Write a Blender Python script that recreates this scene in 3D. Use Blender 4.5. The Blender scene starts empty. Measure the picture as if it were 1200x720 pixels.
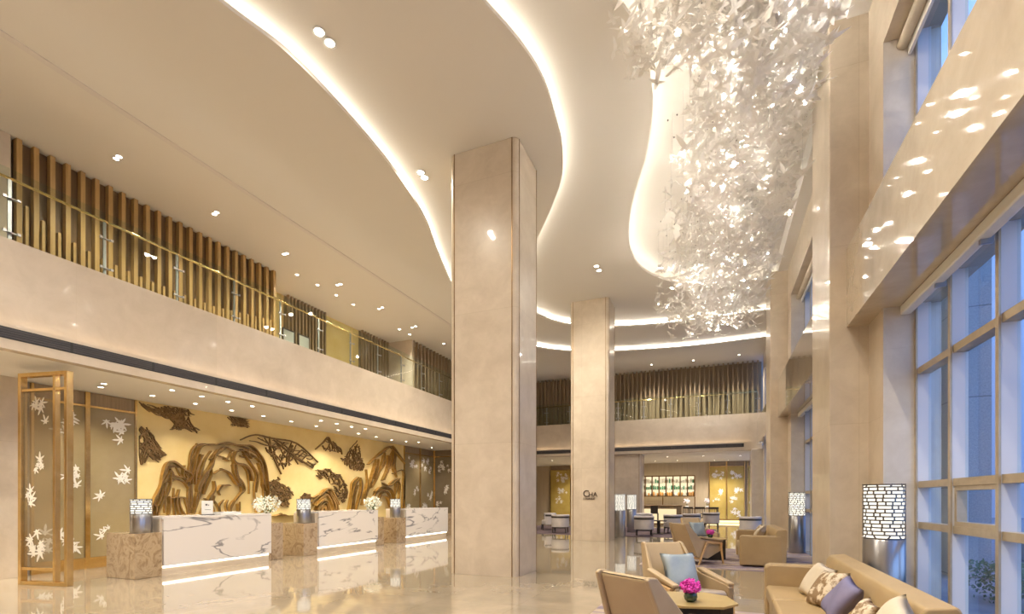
import bpy, math, random
from mathutils import Vector, Matrix
R = random.Random(7)
sc = bpy.context.scene
COL = sc.collection
PI = math.pi
# ---------------------------------------------------------------- camera
TH = math.atan(239.5/580); CS, SN = math.cos(TH), math.sin(TH)
HC, F, HY = 1.4, 580.0, 584.5
cam = bpy.data.cameras.new('camera'); co = bpy.data.objects.new('camera', cam); COL.objects.link(co)
co.location = (0, 0, HC); co.rotation_euler = (PI/2, 0, TH)
cam.sensor_width = 36; cam.sensor_fit = 'HORIZONTAL'; cam.lens = F/1200*36
cam.shift_y = (HY-360)/1200; cam.clip_start = .05; cam.clip_end = 400
sc.camera = co
# measuring helpers: a pixel of the 1200x720 photograph to a point on a known plane
def PW(px, py, w):
    u = (px-600)/F*w
    return Vector((u*CS-w*SN, u*SN+w*CS, HC+(HY-py)*w/F))
def onZ(px, py, Z): return PW(px, py, (Z-HC)*F/(HY-py))
def Yof(px, X):
    r = (px-600)/F
    return X*(CS+r*SN)/(r*CS-SN)
def Xof(px, Y):
    r = (px-600)/F
    return Y*(r*CS-SN)/(CS+r*SN)
def onX(px, py, X):
    Y = Yof(px, X); w = -X*SN+Y*CS
    return Vector((X, Y, HC+(HY-py)*w/F))
def onY(px, py, Y):
    X = Xof(px, Y); w = -X*SN+Y*CS
    return Vector((X, Y, HC+(HY-py)*w/F))
# ---------------------------------------------------------------- mesh builder
class M:
    def __init__(s): s.v = []; s.f = []; s.mi = []; s.uv = None
    def add(s, vs, fs, m=0):
        o = len(s.v); s.v += [tuple(v) for v in vs]; s.f += [tuple(i+o for i in f) for f in fs]; s.mi += [m]*len(fs); return s
    def box(s, x0, x1, y0, y1, z0, z1, m=0):
        if x0 > x1: x0, x1 = x1, x0
        if y0 > y1: y0, y1 = y1, y0
        vs = [(x, y, z) for z in (z0, z1) for x, y in ((x0, y0), (x1, y0), (x1, y1), (x0, y1))]
        return s.add(vs, [(3,2,1,0), (4,5,6,7), (0,1,5,4), (1,2,6,5), (2,3,7,6), (3,0,4,7)], m)
    def cbox(s, c, d, rz=0, m=0):
        a, b, h = d[0]/2, d[1]/2, d[2]/2; ca, sa = math.cos(rz), math.sin(rz)
        vs = [(c[0]+x*ca-y*sa, c[1]+x*sa+y*ca, c[2]+z) for z in (-h, h) for x, y in ((-a,-b), (a,-b), (a,b), (-a,b))]
        return s.add(vs, [(3,2,1,0), (4,5,6,7), (0,1,5,4), (1,2,6,5), (2,3,7,6), (3,0,4,7)], m)
    def prism(s, poly, vec, m=0):              # 3D polygon swept along vec
        n = len(poly); p = [Vector(q) for q in poly]; vec = Vector(vec)
        nr = Vector((0,0,0))
        for i in range(n):
            a, b = p[i], p[(i+1) % n]; nr += a.cross(b)
        if nr.dot(vec) > 0: p.reverse()
        vs = p+[q+vec for q in p]
        fs = [tuple(range(n)), tuple(range(2*n-1, n-1, -1))]+[(i, i+n, (i+1) % n+n, (i+1) % n) for i in range(n)]
        return s.add(vs, fs, m)
    def bar(s, p, q, w, h, w2=None, h2=None, up=(0,0,1), m=0):
        p, q = Vector(p), Vector(q); d = (q-p).normalized(); up = Vector(up)
        if abs(d.dot(up)) > .98: up = Vector((0,1,0))
        a = d.cross(up).normalized(); b = a.cross(d).normalized()
        w2 = w if w2 is None else w2; h2 = h if h2 is None else h2
        vs = []
        for c, ww, hh in ((p, w, h), (q, w2, h2)):
            vs += [c-a*ww/2-b*hh/2, c+a*ww/2-b*hh/2, c+a*ww/2+b*hh/2, c-a*ww/2+b*hh/2]
        return s.add(vs, [(0,1,2,3), (7,6,5,4), (0,4,5,1), (1,5,6,2), (2,6,7,3), (3,7,4,0)], m)
    def tube(s, path, r, n=8, m=0, r2=None):
        P = [Vector(p) for p in path]; L = len(P); vs = []; fs = []
        for i, p in enumerate(P):
            d = (P[min(i+1, L-1)]-P[max(i-1, 0)]).normalized()
            up = Vector((0,0,1)) if abs(d.z) < .95 else Vector((1,0,0))
            a = d.cross(up).normalized(); b = a.cross(d)
            rr = r if r2 is None else r+(r2-r)*i/(L-1)
            vs += [p+(a*math.cos(2*PI*k/n)+b*math.sin(2*PI*k/n))*rr for k in range(n)]
        for i in range(L-1):
            for k in range(n): fs.append((i*n+k, i*n+(k+1) % n, (i+1)*n+(k+1) % n, (i+1)*n+k))
        fs += [tuple(range(n-1, -1, -1)), tuple((L-1)*n+k for k in range(n))]
        return s.add(vs, fs, m)
    def lathe(s, prof, n=32, c=(0,0,0), m=0):
        vs = []; fs = []; L = len(prof)
        for r, z in prof:
            vs += [(c[0]+r*math.cos(2*PI*k/n), c[1]+r*math.sin(2*PI*k/n), c[2]+z) for k in range(n)]
        for i in range(L-1):
            for k in range(n): fs.append((i*n+k, i*n+(k+1) % n, (i+1)*n+(k+1) % n, (i+1)*n+k))
        if prof[0][0] > 1e-5: fs.append(tuple(range(n-1, -1, -1)))
        if prof[-1][0] > 1e-5: fs.append(tuple((L-1)*n+k for k in range(n)))
        return s.add(vs, fs, m)
    def ball(s, c, r, n=10, m=0, sz=1):
        return s.lathe([(r*math.sin(PI*i/n)+1e-6, -r*sz*math.cos(PI*i/n)) for i in range(n+1)], n+2, c, m)
    def ribbon(s, pts, z0, z1, m=0):           # vertical band along a plan curve
        vs = []
        for x, y in pts: vs += [(x, y, z0), (x, y, z1)]
        return s.add(vs, [(2*i, 2*i+2, 2*i+3, 2*i+1) for i in range(len(pts)-1)], m)
def tagit(o, label=None, cat=None, group=None, kind=None):
    if label: o['label'] = label
    if cat: o['category'] = cat
    if group: o['group'] = group
    if kind: o['kind'] = kind
    return o
def thing(name, label, cat, loc=(0,0,0), rz=0, group=None, kind=None):
    o = bpy.data.objects.new(name, None); COL.objects.link(o); o.empty_display_size = .2
    o.location = loc; o.rotation_euler = (0, 0, rz)
    return tagit(o, label, cat, group, kind)
def root_of(o):
    while o.parent: o = o.parent
    return o
def obj(name, mb, mat, parent=None, label=None, cat=None, group=None, kind=None, smooth=False, bevel=0, seg=2, local=False, sub=0):
    """links ONE mesh object; vertices are in world space unless local (then in the parent's space)"""
    me = bpy.data.meshes.new(name)
    vs = mb.v
    o = bpy.data.objects.new(name, me); COL.objects.link(o)
    if parent is not None:
        o.parent = parent
        if not local:
            off = Vector((0,0,0)); q = parent
            while q: off += q.location; q = q.parent
            vs = [tuple(Vector(v)-off) for v in vs]
    else:
        lo = [min(v[i] for v in vs) for i in range(3)]; hi = [max(v[i] for v in vs) for i in range(3)]
        off = Vector(((lo[0]+hi[0])/2, (lo[1]+hi[1])/2, lo[2]))
        vs = [tuple(Vector(v)-off) for v in vs]; o.location = off
    me.from_pydata(vs, [], mb.f)
    for m in (mat if isinstance(mat, (list, tuple)) else [mat]): me.materials.append(m)
    for p, k in zip(me.polygons, mb.mi): p.material_index = k; p.use_smooth = smooth
    if mb.uv:
        l = me.uv_layers.new(name='UVMap')
        for i, lp in enumerate(me.loops): l.data[i].uv = mb.uv[lp.vertex_index]
    me.validate(); me.update()
    if bevel:
        b = o.modifiers.new('bevel', 'BEVEL'); b.width = bevel; b.segments = seg; b.limit_method = 'ANGLE'; b.angle_limit = .6
        for p in me.polygons: p.use_smooth = True
        b.harden_normals = True
    if sub:
        u = o.modifiers.new('sub', 'SUBSURF'); u.levels = sub; u.render_levels = sub
    return tagit(o, label, cat, group, kind)
def kids(o): return [c for c in COL.objects if c.parent == o]
CH = {}
def dup(o, loc=None, rz=None, label=None, group=None):
    def cp(a, par):
        c = a.copy(); COL.objects.link(c); c.parent = par
        for ch in list(a.children): cp(ch, c)
        return c
    c = cp(o, None)
    if loc is not None: c.location = loc
    if rz is not None: c.rotation_euler = (0, 0, rz)
    if label: c['label'] = label
    if group: c['group'] = group
    return c
def smoothc(pts, k=8):
    P = [Vector((p[0], p[1], p[2] if len(p) > 2 else 0)) for p in pts]; out = []
    for i in range(len(P)-1):
        a, b, c, d = P[max(i-1, 0)], P[i], P[i+1], P[min(i+2, len(P)-1)]
        for j in range(k):
            t = j/k
            out.append(.5*((2*b)+(c-a)*t+(2*a-5*b+4*c-d)*t*t+(3*b-a-3*c+d)*t**3))
    out.append(P[-1]); return out
# ---------------------------------------------------------------- materials
def mat(name, col=(.8,.8,.8), rough=.5, metal=0, spec=.5, coat=0, emit=None, es=0, trans=0):
    m = bpy.data.materials.new(name); m.use_nodes = True; b = m.node_tree.nodes['Principled BSDF']
    b.inputs['Base Color'].default_value = (*col, 1); b.inputs['Roughness'].default_value = rough
    b.inputs['Metallic'].default_value = metal; b.inputs['Specular IOR Level'].default_value = spec
    b.inputs['Coat Weight'].default_value = coat; b.inputs['Coat Roughness'].default_value = .04
    if emit: b.inputs['Emission Color'].default_value = (*emit, 1); b.inputs['Emission Strength'].default_value = es
    return m
def N(m, t, **kw):
    n = m.node_tree.nodes.new(t)
    for k, v in kw.items():
        if k in n.inputs: n.inputs[k].default_value = v
        else: setattr(n, k, v)
    return n
def L(m, a, b): m.node_tree.links.new(a, b)
def ramp(m, fac, stops):
    r = N(m, 'ShaderNodeValToRGB'); e = r.color_ramp.elements
    while len(e) < len(stops): e.new(.5)
    for k, (p, c) in enumerate(stops): e[k].position = p; e[k].color = (*c, 1)
    L(m, fac, r.inputs[0]); return r.outputs[0]
def noisy(m, c1, c2, scale=3, detail=6, stretch=(1,1,1), rough=.6, bump=0, bscale=None, lo=.3, hi=.7, world=True):
    b = m.node_tree.nodes['Principled BSDF']
    src = N(m, 'ShaderNodeNewGeometry').outputs['Position'] if world else N(m, 'ShaderNodeTexCoord').outputs['Object']
    mp = N(m, 'ShaderNodeMapping'); mp.inputs['Scale'].default_value = stretch; L(m, src, mp.inputs[0])
    n = N(m, 'ShaderNodeTexNoise', Scale=scale, Detail=detail, Roughness=rough); L(m, mp.outputs[0], n.inputs['Vector'])
    L(m, ramp(m, n.outputs[0], [(lo, c1), (hi, c2)]), b.inputs['Base Color'])
    if bump:
        n2 = N(m, 'ShaderNodeTexNoise', Scale=bscale or scale*20, Detail=3); L(m, mp.outputs[0], n2.inputs['Vector'])
        bp = N(m, 'ShaderNodeBump', Strength=bump, Distance=.01); L(m, n2.outputs[0], bp.inputs['Height']); L(m, bp.outputs[0], b.inputs['Normal'])
    return m
def tiles(m, c1, c2, joint, size, axes, scale=3, mortar=.004, off=0.0):
    """large stone slabs: noise clouding plus fine joints; axes picks the two position components"""
    b = m.node_tree.nodes['Principled BSDF']
    g = N(m, 'ShaderNodeNewGeometry').outputs['Position']
    n = N(m, 'ShaderNodeTexNoise', Scale=scale, Detail=8, Roughness=.65, Distortion=.4); L(m, g, n.inputs['Vector'])
    c = ramp(m, n.outputs[0], [(.3, c1), (.7, c2)])
    sp = N(m, 'ShaderNodeSeparateXYZ'); L(m, g, sp.inputs[0]); cb = N(m, 'ShaderNodeCombineXYZ')
    if axes == 'wall':
        ad = N(m, 'ShaderNodeMath', operation='ADD'); L(m, sp.outputs[0], ad.inputs[0]); L(m, sp.outputs[1], ad.inputs[1]); L(m, ad.outputs[0], cb.inputs[0]); L(m, sp.outputs[2], cb.inputs[1])
    else:
        L(m, sp.outputs[0], cb.inputs[0]); L(m, sp.outputs[1], cb.inputs[1])
    br = N(m, 'ShaderNodeTexBrick'); br.offset = off; br.squash = 1
    for k, v in (('Scale', 1), ('Mortar Size', mortar), ('Mortar Smooth', .2), ('Brick Width', size[0]), ('Row Height', size[1]), ('Bias', 0)): br.inputs[k].default_value = v
    br.inputs['Color1'].default_value = (1,1,1,1); br.inputs['Color2'].default_value = (.93,.93,.93,1); br.inputs['Mortar'].default_value = (*joint, 1)
    L(m, cb.outputs[0], br.inputs['Vector'])
    mx = N(m, 'ShaderNodeMix', data_type='RGBA', blend_type='MULTIPLY'); mx.inputs[0].default_value = 1
    L(m, c, mx.inputs[6]); L(m, br.outputs[0], mx.inputs[7]); L(m, mx.outputs[2], b.inputs['Base Color'])
    return m
def emis(name, col, s):
    m = bpy.data.materials.new(name); m.use_nodes = True; nt = m.node_tree; nt.nodes.clear()
    o = N(m, 'ShaderNodeOutputMaterial'); e = N(m, 'ShaderNodeEmission'); e.inputs[0].default_value = (*col, 1); e.inputs[1].default_value = s
    L(m, e.outputs[0], o.inputs[0]); return m
def glass(name, tint=(1,1,1), fres=1.45, base=.0):
    m = bpy.data.materials.new(name); m.use_nodes = True; nt = m.node_tree; nt.nodes.clear()
    o = N(m, 'ShaderNodeOutputMaterial'); t = N(m, 'ShaderNodeBsdfTransparent'); t.inputs[0].default_value = (*tint, 1)
    g = N(m, 'ShaderNodeBsdfGlossy'); g.inputs['Roughness'].default_value = .01
    fr = N(m, 'ShaderNodeFresnel'); fr.inputs[0].default_value = fres
    mx = N(m, 'ShaderNodeMixShader'); ge = N(m, 'ShaderNodeNewGeometry'); iv = N(m, 'ShaderNodeMath', operation='SUBTRACT'); iv.inputs[0].default_value = 1; L(m, ge.outputs['Backfacing'], iv.inputs[1])
    mu = N(m, 'ShaderNodeMath', operation='MULTIPLY'); L(m, fr.outputs[0], mu.inputs[0]); L(m, iv.outputs[0], mu.inputs[1])
    L(m, mu.outputs[0], mx.inputs[0]); L(m, t.outputs[0], mx.inputs[1]); L(m, g.outputs[0], mx.inputs[2]); L(m, mx.outputs[0], o.inputs[0])
    return m
WARM = (1, .78, .50); WARMW = (1, .86, .66)
MT = {}
MT['plaster'] = mat('ceiling_plaster', (.70, .67, .625), .75)
MT['marble'] = tiles(mat('cream_marble', rough=.3, spec=.22, coat=.2), (.54, .455, .35), (.66, .57, .455), (.80, .78, .74), (1.2, 2.4), 'wall', 2.5, .003)
MT['header'] = tiles(mat('polished_cream_marble', rough=.05, spec=.7, coat=.9), (.46, .38, .28), (.57, .48, .37), (.82, .80, .76), (2.4, 1.2), 'wall', 2.5, .003)
MT['fascia'] = tiles(mat('cream_fascia_stone', rough=.25, spec=.5, coat=.2), (.56, .475, .37), (.66, .57, .46), (.88, .86, .82), (2.4, 3.2), 'wall', 2.0, .002)
MT['jamb'] = tiles(mat('pale_jamb_stone', rough=.3), (.62, .56, .49), (.74, .69, .62), (.85, .85, .85), (1.2, 1.6), 'wall', 3, .002)
MT['floor'] = tiles(mat('polished_floor_marble', rough=.045, spec=.6, coat=.35), (.34, .285, .205), (.46, .385, .285), (.80, .77, .72), (1.2, 1.2), 'floor', 1.6, .004)
MT['brass'] = noisy(mat('brushed_brass', rough=.2, metal=1), (.70, .47, .18), (.84, .60, .27), 8)
MT['champagne'] = noisy(mat('champagne_metal', rough=.4, metal=.5), (.46, .38, .27), (.56, .47, .35), 8)
MT['bronze'] = noisy(mat('dark_bronze', rough=.3, metal=1), (.22, .13, .06), (.33, .21, .10), 6)
MT['relief'] = noisy(mat('bronze_relief', rough=.38, metal=.55), (.17, .10, .035), (.31, .19, .075), 9)
MT['reliefgold'] = noisy(mat('gold_relief', rough=.3, metal=.8), (.58, .36, .10), (.85, .58, .22), 7)
MT['loungewall'] = noisy(mat('beige_wall_panel', rough=.5), (.46, .37, .25), (.54, .44, .31), 2, 4, (6, 6, .4))
MT['goldwall'] = noisy(mat('gold_leaf_wall', rough=.5, spec=.35), (.74, .56, .23), (.82, .66, .32), 1.2, 5)
MT['wood'] = noisy(mat('honey_wood', rough=.45), (.36, .22, .075), (.48, .31, .12), 2, 6, (14, 14, .6))
MT['darkwood'] = noisy(mat('walnut_wood', rough=.4), (.13, .075, .032), (.20, .12, .055), 2, 6, (14, 14, .6))
MT['midwood'] = noisy(mat('taupe_wood', rough=.4), (.23, .165, .10), (.33, .245, .155), 2, 6, (14, 14, .6))
MT['blackwood'] = mat('black_wood', (.025, .02, .018), .35)
MT['legwood'] = noisy(mat('oak_wood', rough=.4), (.55, .34, .15), (.68, .45, .22), 3, 5, (3, 3, 12))
MT['glass'] = glass('clear_glass', (.93, .97, .97))
MT['railglass'] = glass('railing_glass', (.90, .95, .92), 1.5)
MT['leather'] = noisy(mat('tan_leather', rough=.38, spec=.45), (.385, .27, .135), (.45, .325, .17), 2.2, 4, bump=.12, bscale=150, world=False)
MT['leather2'] = noisy(mat('taupe_leather', rough=.38, spec=.45), (.40, .29, .165), (.46, .345, .205), 2.2, 4, bump=.12, bscale=150, world=False)
MT['seatgrey'] = noisy(mat('grey_seat_leather', rough=.42), (.34, .28, .235), (.40, .335, .28), 3, world=False)
MT['silk'] = noisy(mat('pale_blue_silk', rough=.35, spec=.5), (.27, .33, .37), (.37, .43, .47), 4, bump=.08, bscale=60, world=False)
MT['cream'] = noisy(mat('cream_linen', rough=.7), (.56, .48, .36), (.66, .57, .44), 5, bump=.15, bscale=200, world=False)
MT['violet'] = noisy(mat('violet_grey_fabric', rough=.7), (.15, .14, .25), (.21, .19, .31), 5, bump=.15, bscale=200, world=False)
MT['pattern'] = noisy(mat('scrolled_brocade', rough=.6), (.66, .56, .42), (.24, .15, .07), 14, 4, lo=.44, hi=.54, bump=.1, bscale=200, world=False)
MT['tub'] = noisy(mat('pale_grey_upholstery', rough=.6), (.52, .48, .47), (.60, .56, .55), 4, world=False)
MT['white'] = mat('white_enamel', (.75, .75, .73), .4)
MT['paper'] = mat('white_card', (.85, .84, .80), .5)
MT['steel'] = mat('satin_steel', (.42, .42, .44), .28, 1)
MT['gun'] = mat('gunmetal', (.20, .19, .19), .3, 1)
MT['frameblue'] = mat('white_window_frame', (.70, .71, .76), .35)
MT['grille'] = mat('dark_grille', (.07, .065, .07), .45, .3)
MT['leaf'] = mat('leaf_green', (.05, .14, .04), .5)
MT['pink'] = noisy(mat('magenta_petal', rough=.5), (.60, .02, .38), (.85, .10, .55), 30, world=False)
MT['petal'] = noisy(mat('white_petal', rough=.5), (.80, .80, .66), (.92, .90, .82), 30, world=False)
MT['orchid'] = noisy(mat('pink_white_orchid', rough=.5), (.85, .70, .74), (.90, .86, .86), 30, world=False)
MT['vase'] = mat('dark_green_glaze', (.02, .055, .03), .12, coat=.5)
MT['sign'] = mat('dark_bronze_letters', (.05, .028, .015), .4)
MT['led'] = emis('warm_led', (1, .88, .70), 9)
MT['ledw'] = emis('cove_led', (1, .92, .775), 13)
MT['ledf'] = emis('fascia_led', (1, .91, .78), 9)
MT['ledc'] = emis('counter_led', (1, .90, .72), 5)
MT['lamp'] = emis('downlight_glow', (1, .88, .70), 14)
MT['lampshade'] = emis('lamp_glow', (1, .93, .78), .95)
MT['bulb'] = emis('crystal_bulb', (1, .90, .76), 45)
MT['shelfglow'] = emis('shelf_glow', (1, .82, .52), .75)
MT['barglow'] = emis('bar_glow', (1, .76, .44), .7)
MT['etched'] = mat('etched_white', (.80, .76, .68), .45)
MT['jargreen'] = mat('green_tin', (.10, .30, .16), .3); MT['jaramber'] = mat('amber_tin', (.62, .28, .05), .3); MT['jarwhite'] = mat('cream_tin', (.75, .70, .55), .3)
# bronze tinted decorative glass
MT['smoke'] = noisy(mat('bronze_back_painted_glass', rough=.12, spec=.5), (.275, .21, .105), (.34, .265, .145), 1.2)
MT['smokedark'] = noisy(mat('grey_back_painted_glass', rough=.12, spec=.5), (.20, .155, .095), (.26, .205, .135), 1.2)
MT['goldglass'] = noisy(mat('gold_silk_glass', rough=.2, spec=.5), (.42, .30, .075), (.54, .40, .12), 1.5)
def portal_glass():
    m = bpy.data.materials.new('tinted_screen_glass'); m.use_nodes = True; nt = m.node_tree; b = nt.nodes['Principled BSDF']
    b.inputs['Base Color'].default_value = (.33, .25, .14, 1); b.inputs['Roughness'].default_value = .1; b.inputs['Alpha'].default_value = .38
    return m
MT['portal'] = portal_glass()
# white calacatta marble with grey veins
def calacatta():
    m = mat('white_veined_marble', rough=.18, coat=.3); b = m.node_tree.nodes['Principled BSDF']
    g = N(m, 'ShaderNodeNewGeometry').outputs['Position']
    mp = N(m, 'ShaderNodeMapping'); mp.inputs['Rotation'].default_value = (.75, 0, 0); mp.inputs['Scale'].default_value = (.6, .45, 1.5); L(m, g, mp.inputs[0])
    n = N(m, 'ShaderNodeTexNoise', Scale=1.1, Detail=5, Roughness=.55, Distortion=.6); L(m, mp.outputs[0], n.inputs['Vector'])
    n2 = N(m, 'ShaderNodeTexNoise', Scale=1.7, Detail=2); L(m, g, n2.inputs['Vector'])
    vein = ramp(m, n.outputs[0], [(.485, (0, 0, 0)), (.497, (1, 1, 1)), (.503, (1, 1, 1)), (.515, (0, 0, 0))])
    mk = ramp(m, n2.outputs[0], [(.34, (0, 0, 0)), (.5, (1, 1, 1))])
    mu = N(m, 'ShaderNodeMath', operation='MULTIPLY'); L(m, vein, mu.inputs[0]); L(m, mk, mu.inputs[1])
    L(m, ramp(m, mu.outputs[0], [(0, (.74, .70, .67)), (.25, (.62, .59, .57)), (1, (.26, .25, .26))]), b.inputs['Base Color']); return m
MT['calacatta'] = calacatta()
def brownstone():
    m = mat('brown_figured_marble', rough=.2, coat=.3); b = m.node_tree.nodes['Principled BSDF']
    g = N(m, 'ShaderNodeNewGeometry').outputs['Position']
    n = N(m, 'ShaderNodeTexNoise', Scale=3.2, Detail=9, Roughness=.7, Distortion=1.6); L(m, g, n.inputs['Vector'])
    L(m, ramp(m, n.outputs[0], [(.28, (.16, .10, .05)), (.45, (.34, .24, .14)), (.53, (.46, .35, .22)), (.6, (.30, .21, .12)), (.75, (.50, .40, .27))]), b.inputs['Base Color']); return m
MT['brownstone'] = brownstone()
def carpet(name, c):
    m = mat(name, rough=.95, spec=.1); b = m.node_tree.nodes['Principled BSDF']
    g = N(m, 'ShaderNodeNewGeometry').outputs['Position']
    mp = N(m, 'ShaderNodeMapping'); mp.inputs['Scale'].default_value = (.5, 4, 1); mp.inputs['Rotation'].default_value = (0, 0, .3); L(m, g, mp.inputs[0])
    n = N(m, 'ShaderNodeTexNoise', Scale=1.4, Detail=5, Distortion=1.2); L(m, mp.outputs[0], n.inputs['Vector'])
    L(m, ramp(m, n.outputs[0], c), b.inputs['Base Color']); return m
MT['rug'] = carpet('violet_wave_carpet', [(.35, (.20, .16, .20)), (.47, (.36, .30, .33)), (.52, (.50, .41, .30)), (.6, (.27, .21, .26))])
MT['rugdark'] = carpet('plum_carpet', [(.35, (.10, .075, .085)), (.6, (.19, .14, .15))])
def leafglass():
    m = bpy.data.materials.new('white_art_glass'); m.use_nodes = True; nt = m.node_tree; nt.nodes.clear()
    o = N(m, 'ShaderNodeOutputMaterial'); d = N(m, 'ShaderNodeBsdfPrincipled')
    d.inputs['Base Color'].default_value = (.93, .91, .88, 1); d.inputs['Roughness'].default_value = .12; d.inputs['Specular IOR Level'].default_value = .8
    t = N(m, 'ShaderNodeBsdfTranslucent'); t.inputs[0].default_value = (.95, .93, .90, 1)
    tr = N(m, 'ShaderNodeBsdfTransparent')
    a = N(m, 'ShaderNodeMixShader'); a.inputs[0].default_value = .45; L(m, d.outputs[0], a.inputs[1]); L(m, t.outputs[0], a.inputs[2])
    lw = N(m, 'ShaderNodeLayerWeight'); lw.inputs[0].default_value = .35
    mp = N(m, 'ShaderNodeMapRange'); mp.inputs['To Min'].default_value = .14; mp.inputs['To Max'].default_value = 0; L(m, lw.outputs['Facing'], mp.inputs[0])
    x = N(m, 'ShaderNodeMixShader'); L(m, mp.outputs[0], x.inputs[0]); L(m, a.outputs[0], x.inputs[1]); L(m, tr.outputs[0], x.inputs[2]); L(m, x.outputs[0], o.inputs[0])
    return m
MT['artglass'] = leafglass()
MT['granite'] = tiles(mat('grey_granite', rough=.5), (.26, .28, .31), (.42, .44, .47), (.5, .5, .5), (3.0, 1.6), 'wall', 40, .012)
MT['hedge'] = noisy(mat('hedge_leaf', rough=.6), (.02, .07, .035), (.07, .20, .08), 20)
MT['pave'] = noisy(mat('street_paving', rough=.8), (.22, .23, .26), (.32, .33, .36), 3)
def towermat():
    m = mat('tower_cladding', rough=.4); b = m.node_tree.nodes['Principled BSDF']
    g = N(m, 'ShaderNodeNewGeometry').outputs['Position']; w = N(m, 'ShaderNodeTexWave', Scale=.42, Distortion=0); w.bands_direction = 'DIAGONAL'
    mp = N(m, 'ShaderNodeMapping'); mp.inputs['Scale'].default_value = (1, 1, 0); L(m, g, mp.inputs[0]); L(m, mp.outputs[0], w.inputs['Vector'])
    w2 = N(m, 'ShaderNodeTexWave', Scale=.09); w2.bands_direction = 'Z'; L(m, g, w2.inputs['Vector'])
    a = N(m, 'ShaderNodeMath', operation='MULTIPLY'); L(m, w.outputs['Fac'], a.inputs[0]); L(m, w2.outputs['Fac'], a.inputs[1])
    L(m, ramp(m, a.outputs[0], [(.1, (.62, .66, .74)), (.55, (.42, .48, .60))]), b.inputs['Base Color']); return m
MT['tower'] = towermat()
# ---------------------------------------------------------------- key dimensions
LOW = 3.53; SLAB = 5.157; L0, L1, L2, L3 = 7.62, 7.80, 8.0, 8.3
LIP = -9.27; FX = -9.45; MX = -11.58; LIPY = 23.95; FY = 24.13; YB = -4.0
XP, XH, XA, XW, XG, XO = 1.417, 1.612, 1.861, 2.17, 2.291, 2.42
PY = [-.155, 7.845, 15.845, 23.845]; PD = 1.30
def S(name, mb, m, **k): return obj(name, mb, m, kind='structure', **k)
# ---------------------------------------------------------------- room shell
S('floor', M().box(-14.2, 2.42, YB, 32, -.2, 0), MT['floor'])
# ceilings: three stepped plaster levels with curved edges and a recess
c1 = smoothc([(-7.6, -4), (-7.0, -1), (-6.3, 1.8), (-5.75, 4.3), (-5.52, 5.4), (-5.6, 7.45), (-5.95, 9.3), (-6.56, 11.0), (-7.3, 13.3), (-7.75, 15.6), (-7.6, 17.7), (-6.75, 19.3), (-5.5, 20.4), (-3.98, 21.0), (-1, 21.5), (1.95, 21.4)])
c2 = smoothc([(-6.0, -4), (-4.9, 0), (-3.7, 3.4), (-2.78, 5.73), (-2.46, 6.95), (-2.50, 8.0), (-2.63, 8.84), (-2.99, 9.78), (-3.97, 11.34), (-5.1, 13.0), (-5.8, 14.7), (-5.72, 16.36), (-4.93, 17.7), (-3.5, 18.5), (-1.72, 18.9), (.2, 18.95), (1.95, 18.85)])
c3 = smoothc([(-2.9, -4), (-2.75, 0), (-2.3, 3), (-1.75, 5.1), (-1.19, 6.6), (-1.0, 7.18), (-.95, 7.85), (-1.0, 8.7), (-1.23, 9.73), (-1.66, 11.0), (-1.96, 12.2), (-2.1, 13.4), (-1.95, 14.6), (-1.31, 15.7), (-.23, 16.45), (1.0, 16.7), (1.95, 16.7)])
def level(curve, z, th):
    pl = [(p.x, p.y, z) for p in curve]+[(1.95, 32, z), (-14.2, 32, z), (-14.2, YB, z)]
    return M().prism(pl, (0, 0, th))
S('ceiling', level(c1, L0, .06), MT['plaster'])
S('ceiling', level(c2, L1, .06), MT['plaster'])
S('ceiling', level(c3, L2, .06), MT['plaster'])
S('ceiling', M().box(-14.2, 2.42, YB, 32, L3, L3+.2), MT['plaster'])
def offset(curve, d):
    out = []
    for i, p in enumerate(curve):
        t = (curve[min(i+1, len(curve)-1)]-curve[max(i-1, 0)]).normalized()
        out.append((p.x-t.y*d, p.y+t.x*d))
    return out
for cv, z, lab in ((c1, L0, 'warm light line along the curved edge of the lowest ceiling level'), (c2, L1, 'warm light line along the curved edge of the middle ceiling level'), (c3, L2, 'warm light line around the deepest ceiling recess behind the chandelier')):
    ob = M().ribbon(offset(cv, .10), z+.065, z+.115)
    obj('cove_light', ob, MT['ledw'], label=lab, cat='cove light')
# ceiling groove over the balcony side
gx = onZ(0, 37.3, L0).x
obj('ceiling_groove_trim', M().box(gx-.055, gx+.055, YB, 24, L0-.012, L0), mat('groove_white', (.66, .62, .60), .6), kind='structure').name = 'trim_1'
# right bulkhead over the windows
S('ceiling', M().box(XH, XO, YB, 24, 7.83, L3), MT['plaster'])
# right wall: piers, headers, jamb strips
for k, y in enumerate(PY):
    top = 7.86 if k < 3 else LOW+.02
    S('wall_right', M().box(XP, XO, y, y+PD, 0, top), MT['marble'] if k < 3 else MT['jamb'], bevel=.012)
for k in range(3):
    a, b = PY[k]+PD, PY[k+1]
    S('wall_right', M().box(XH, XO, a, b, 3.694, 4.74), MT['header'])
    S('wall_right', M().box(XA, XO, a, b, 6.90, 7.84), MT['marble'])
    for y0, y1 in ((b-.614, b), (a, a+.614)):
        mb = M().box(XA, XO, y0, y1, 0, 3.694).box(XA, XO, y0, y1, 4.74, 6.90)
        mb.mi = [1 if i % 6 in (2, 4) else 0 for i in range(12)]
        S('wall_right', mb, [MT['marble'], MT['jamb']])
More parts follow.
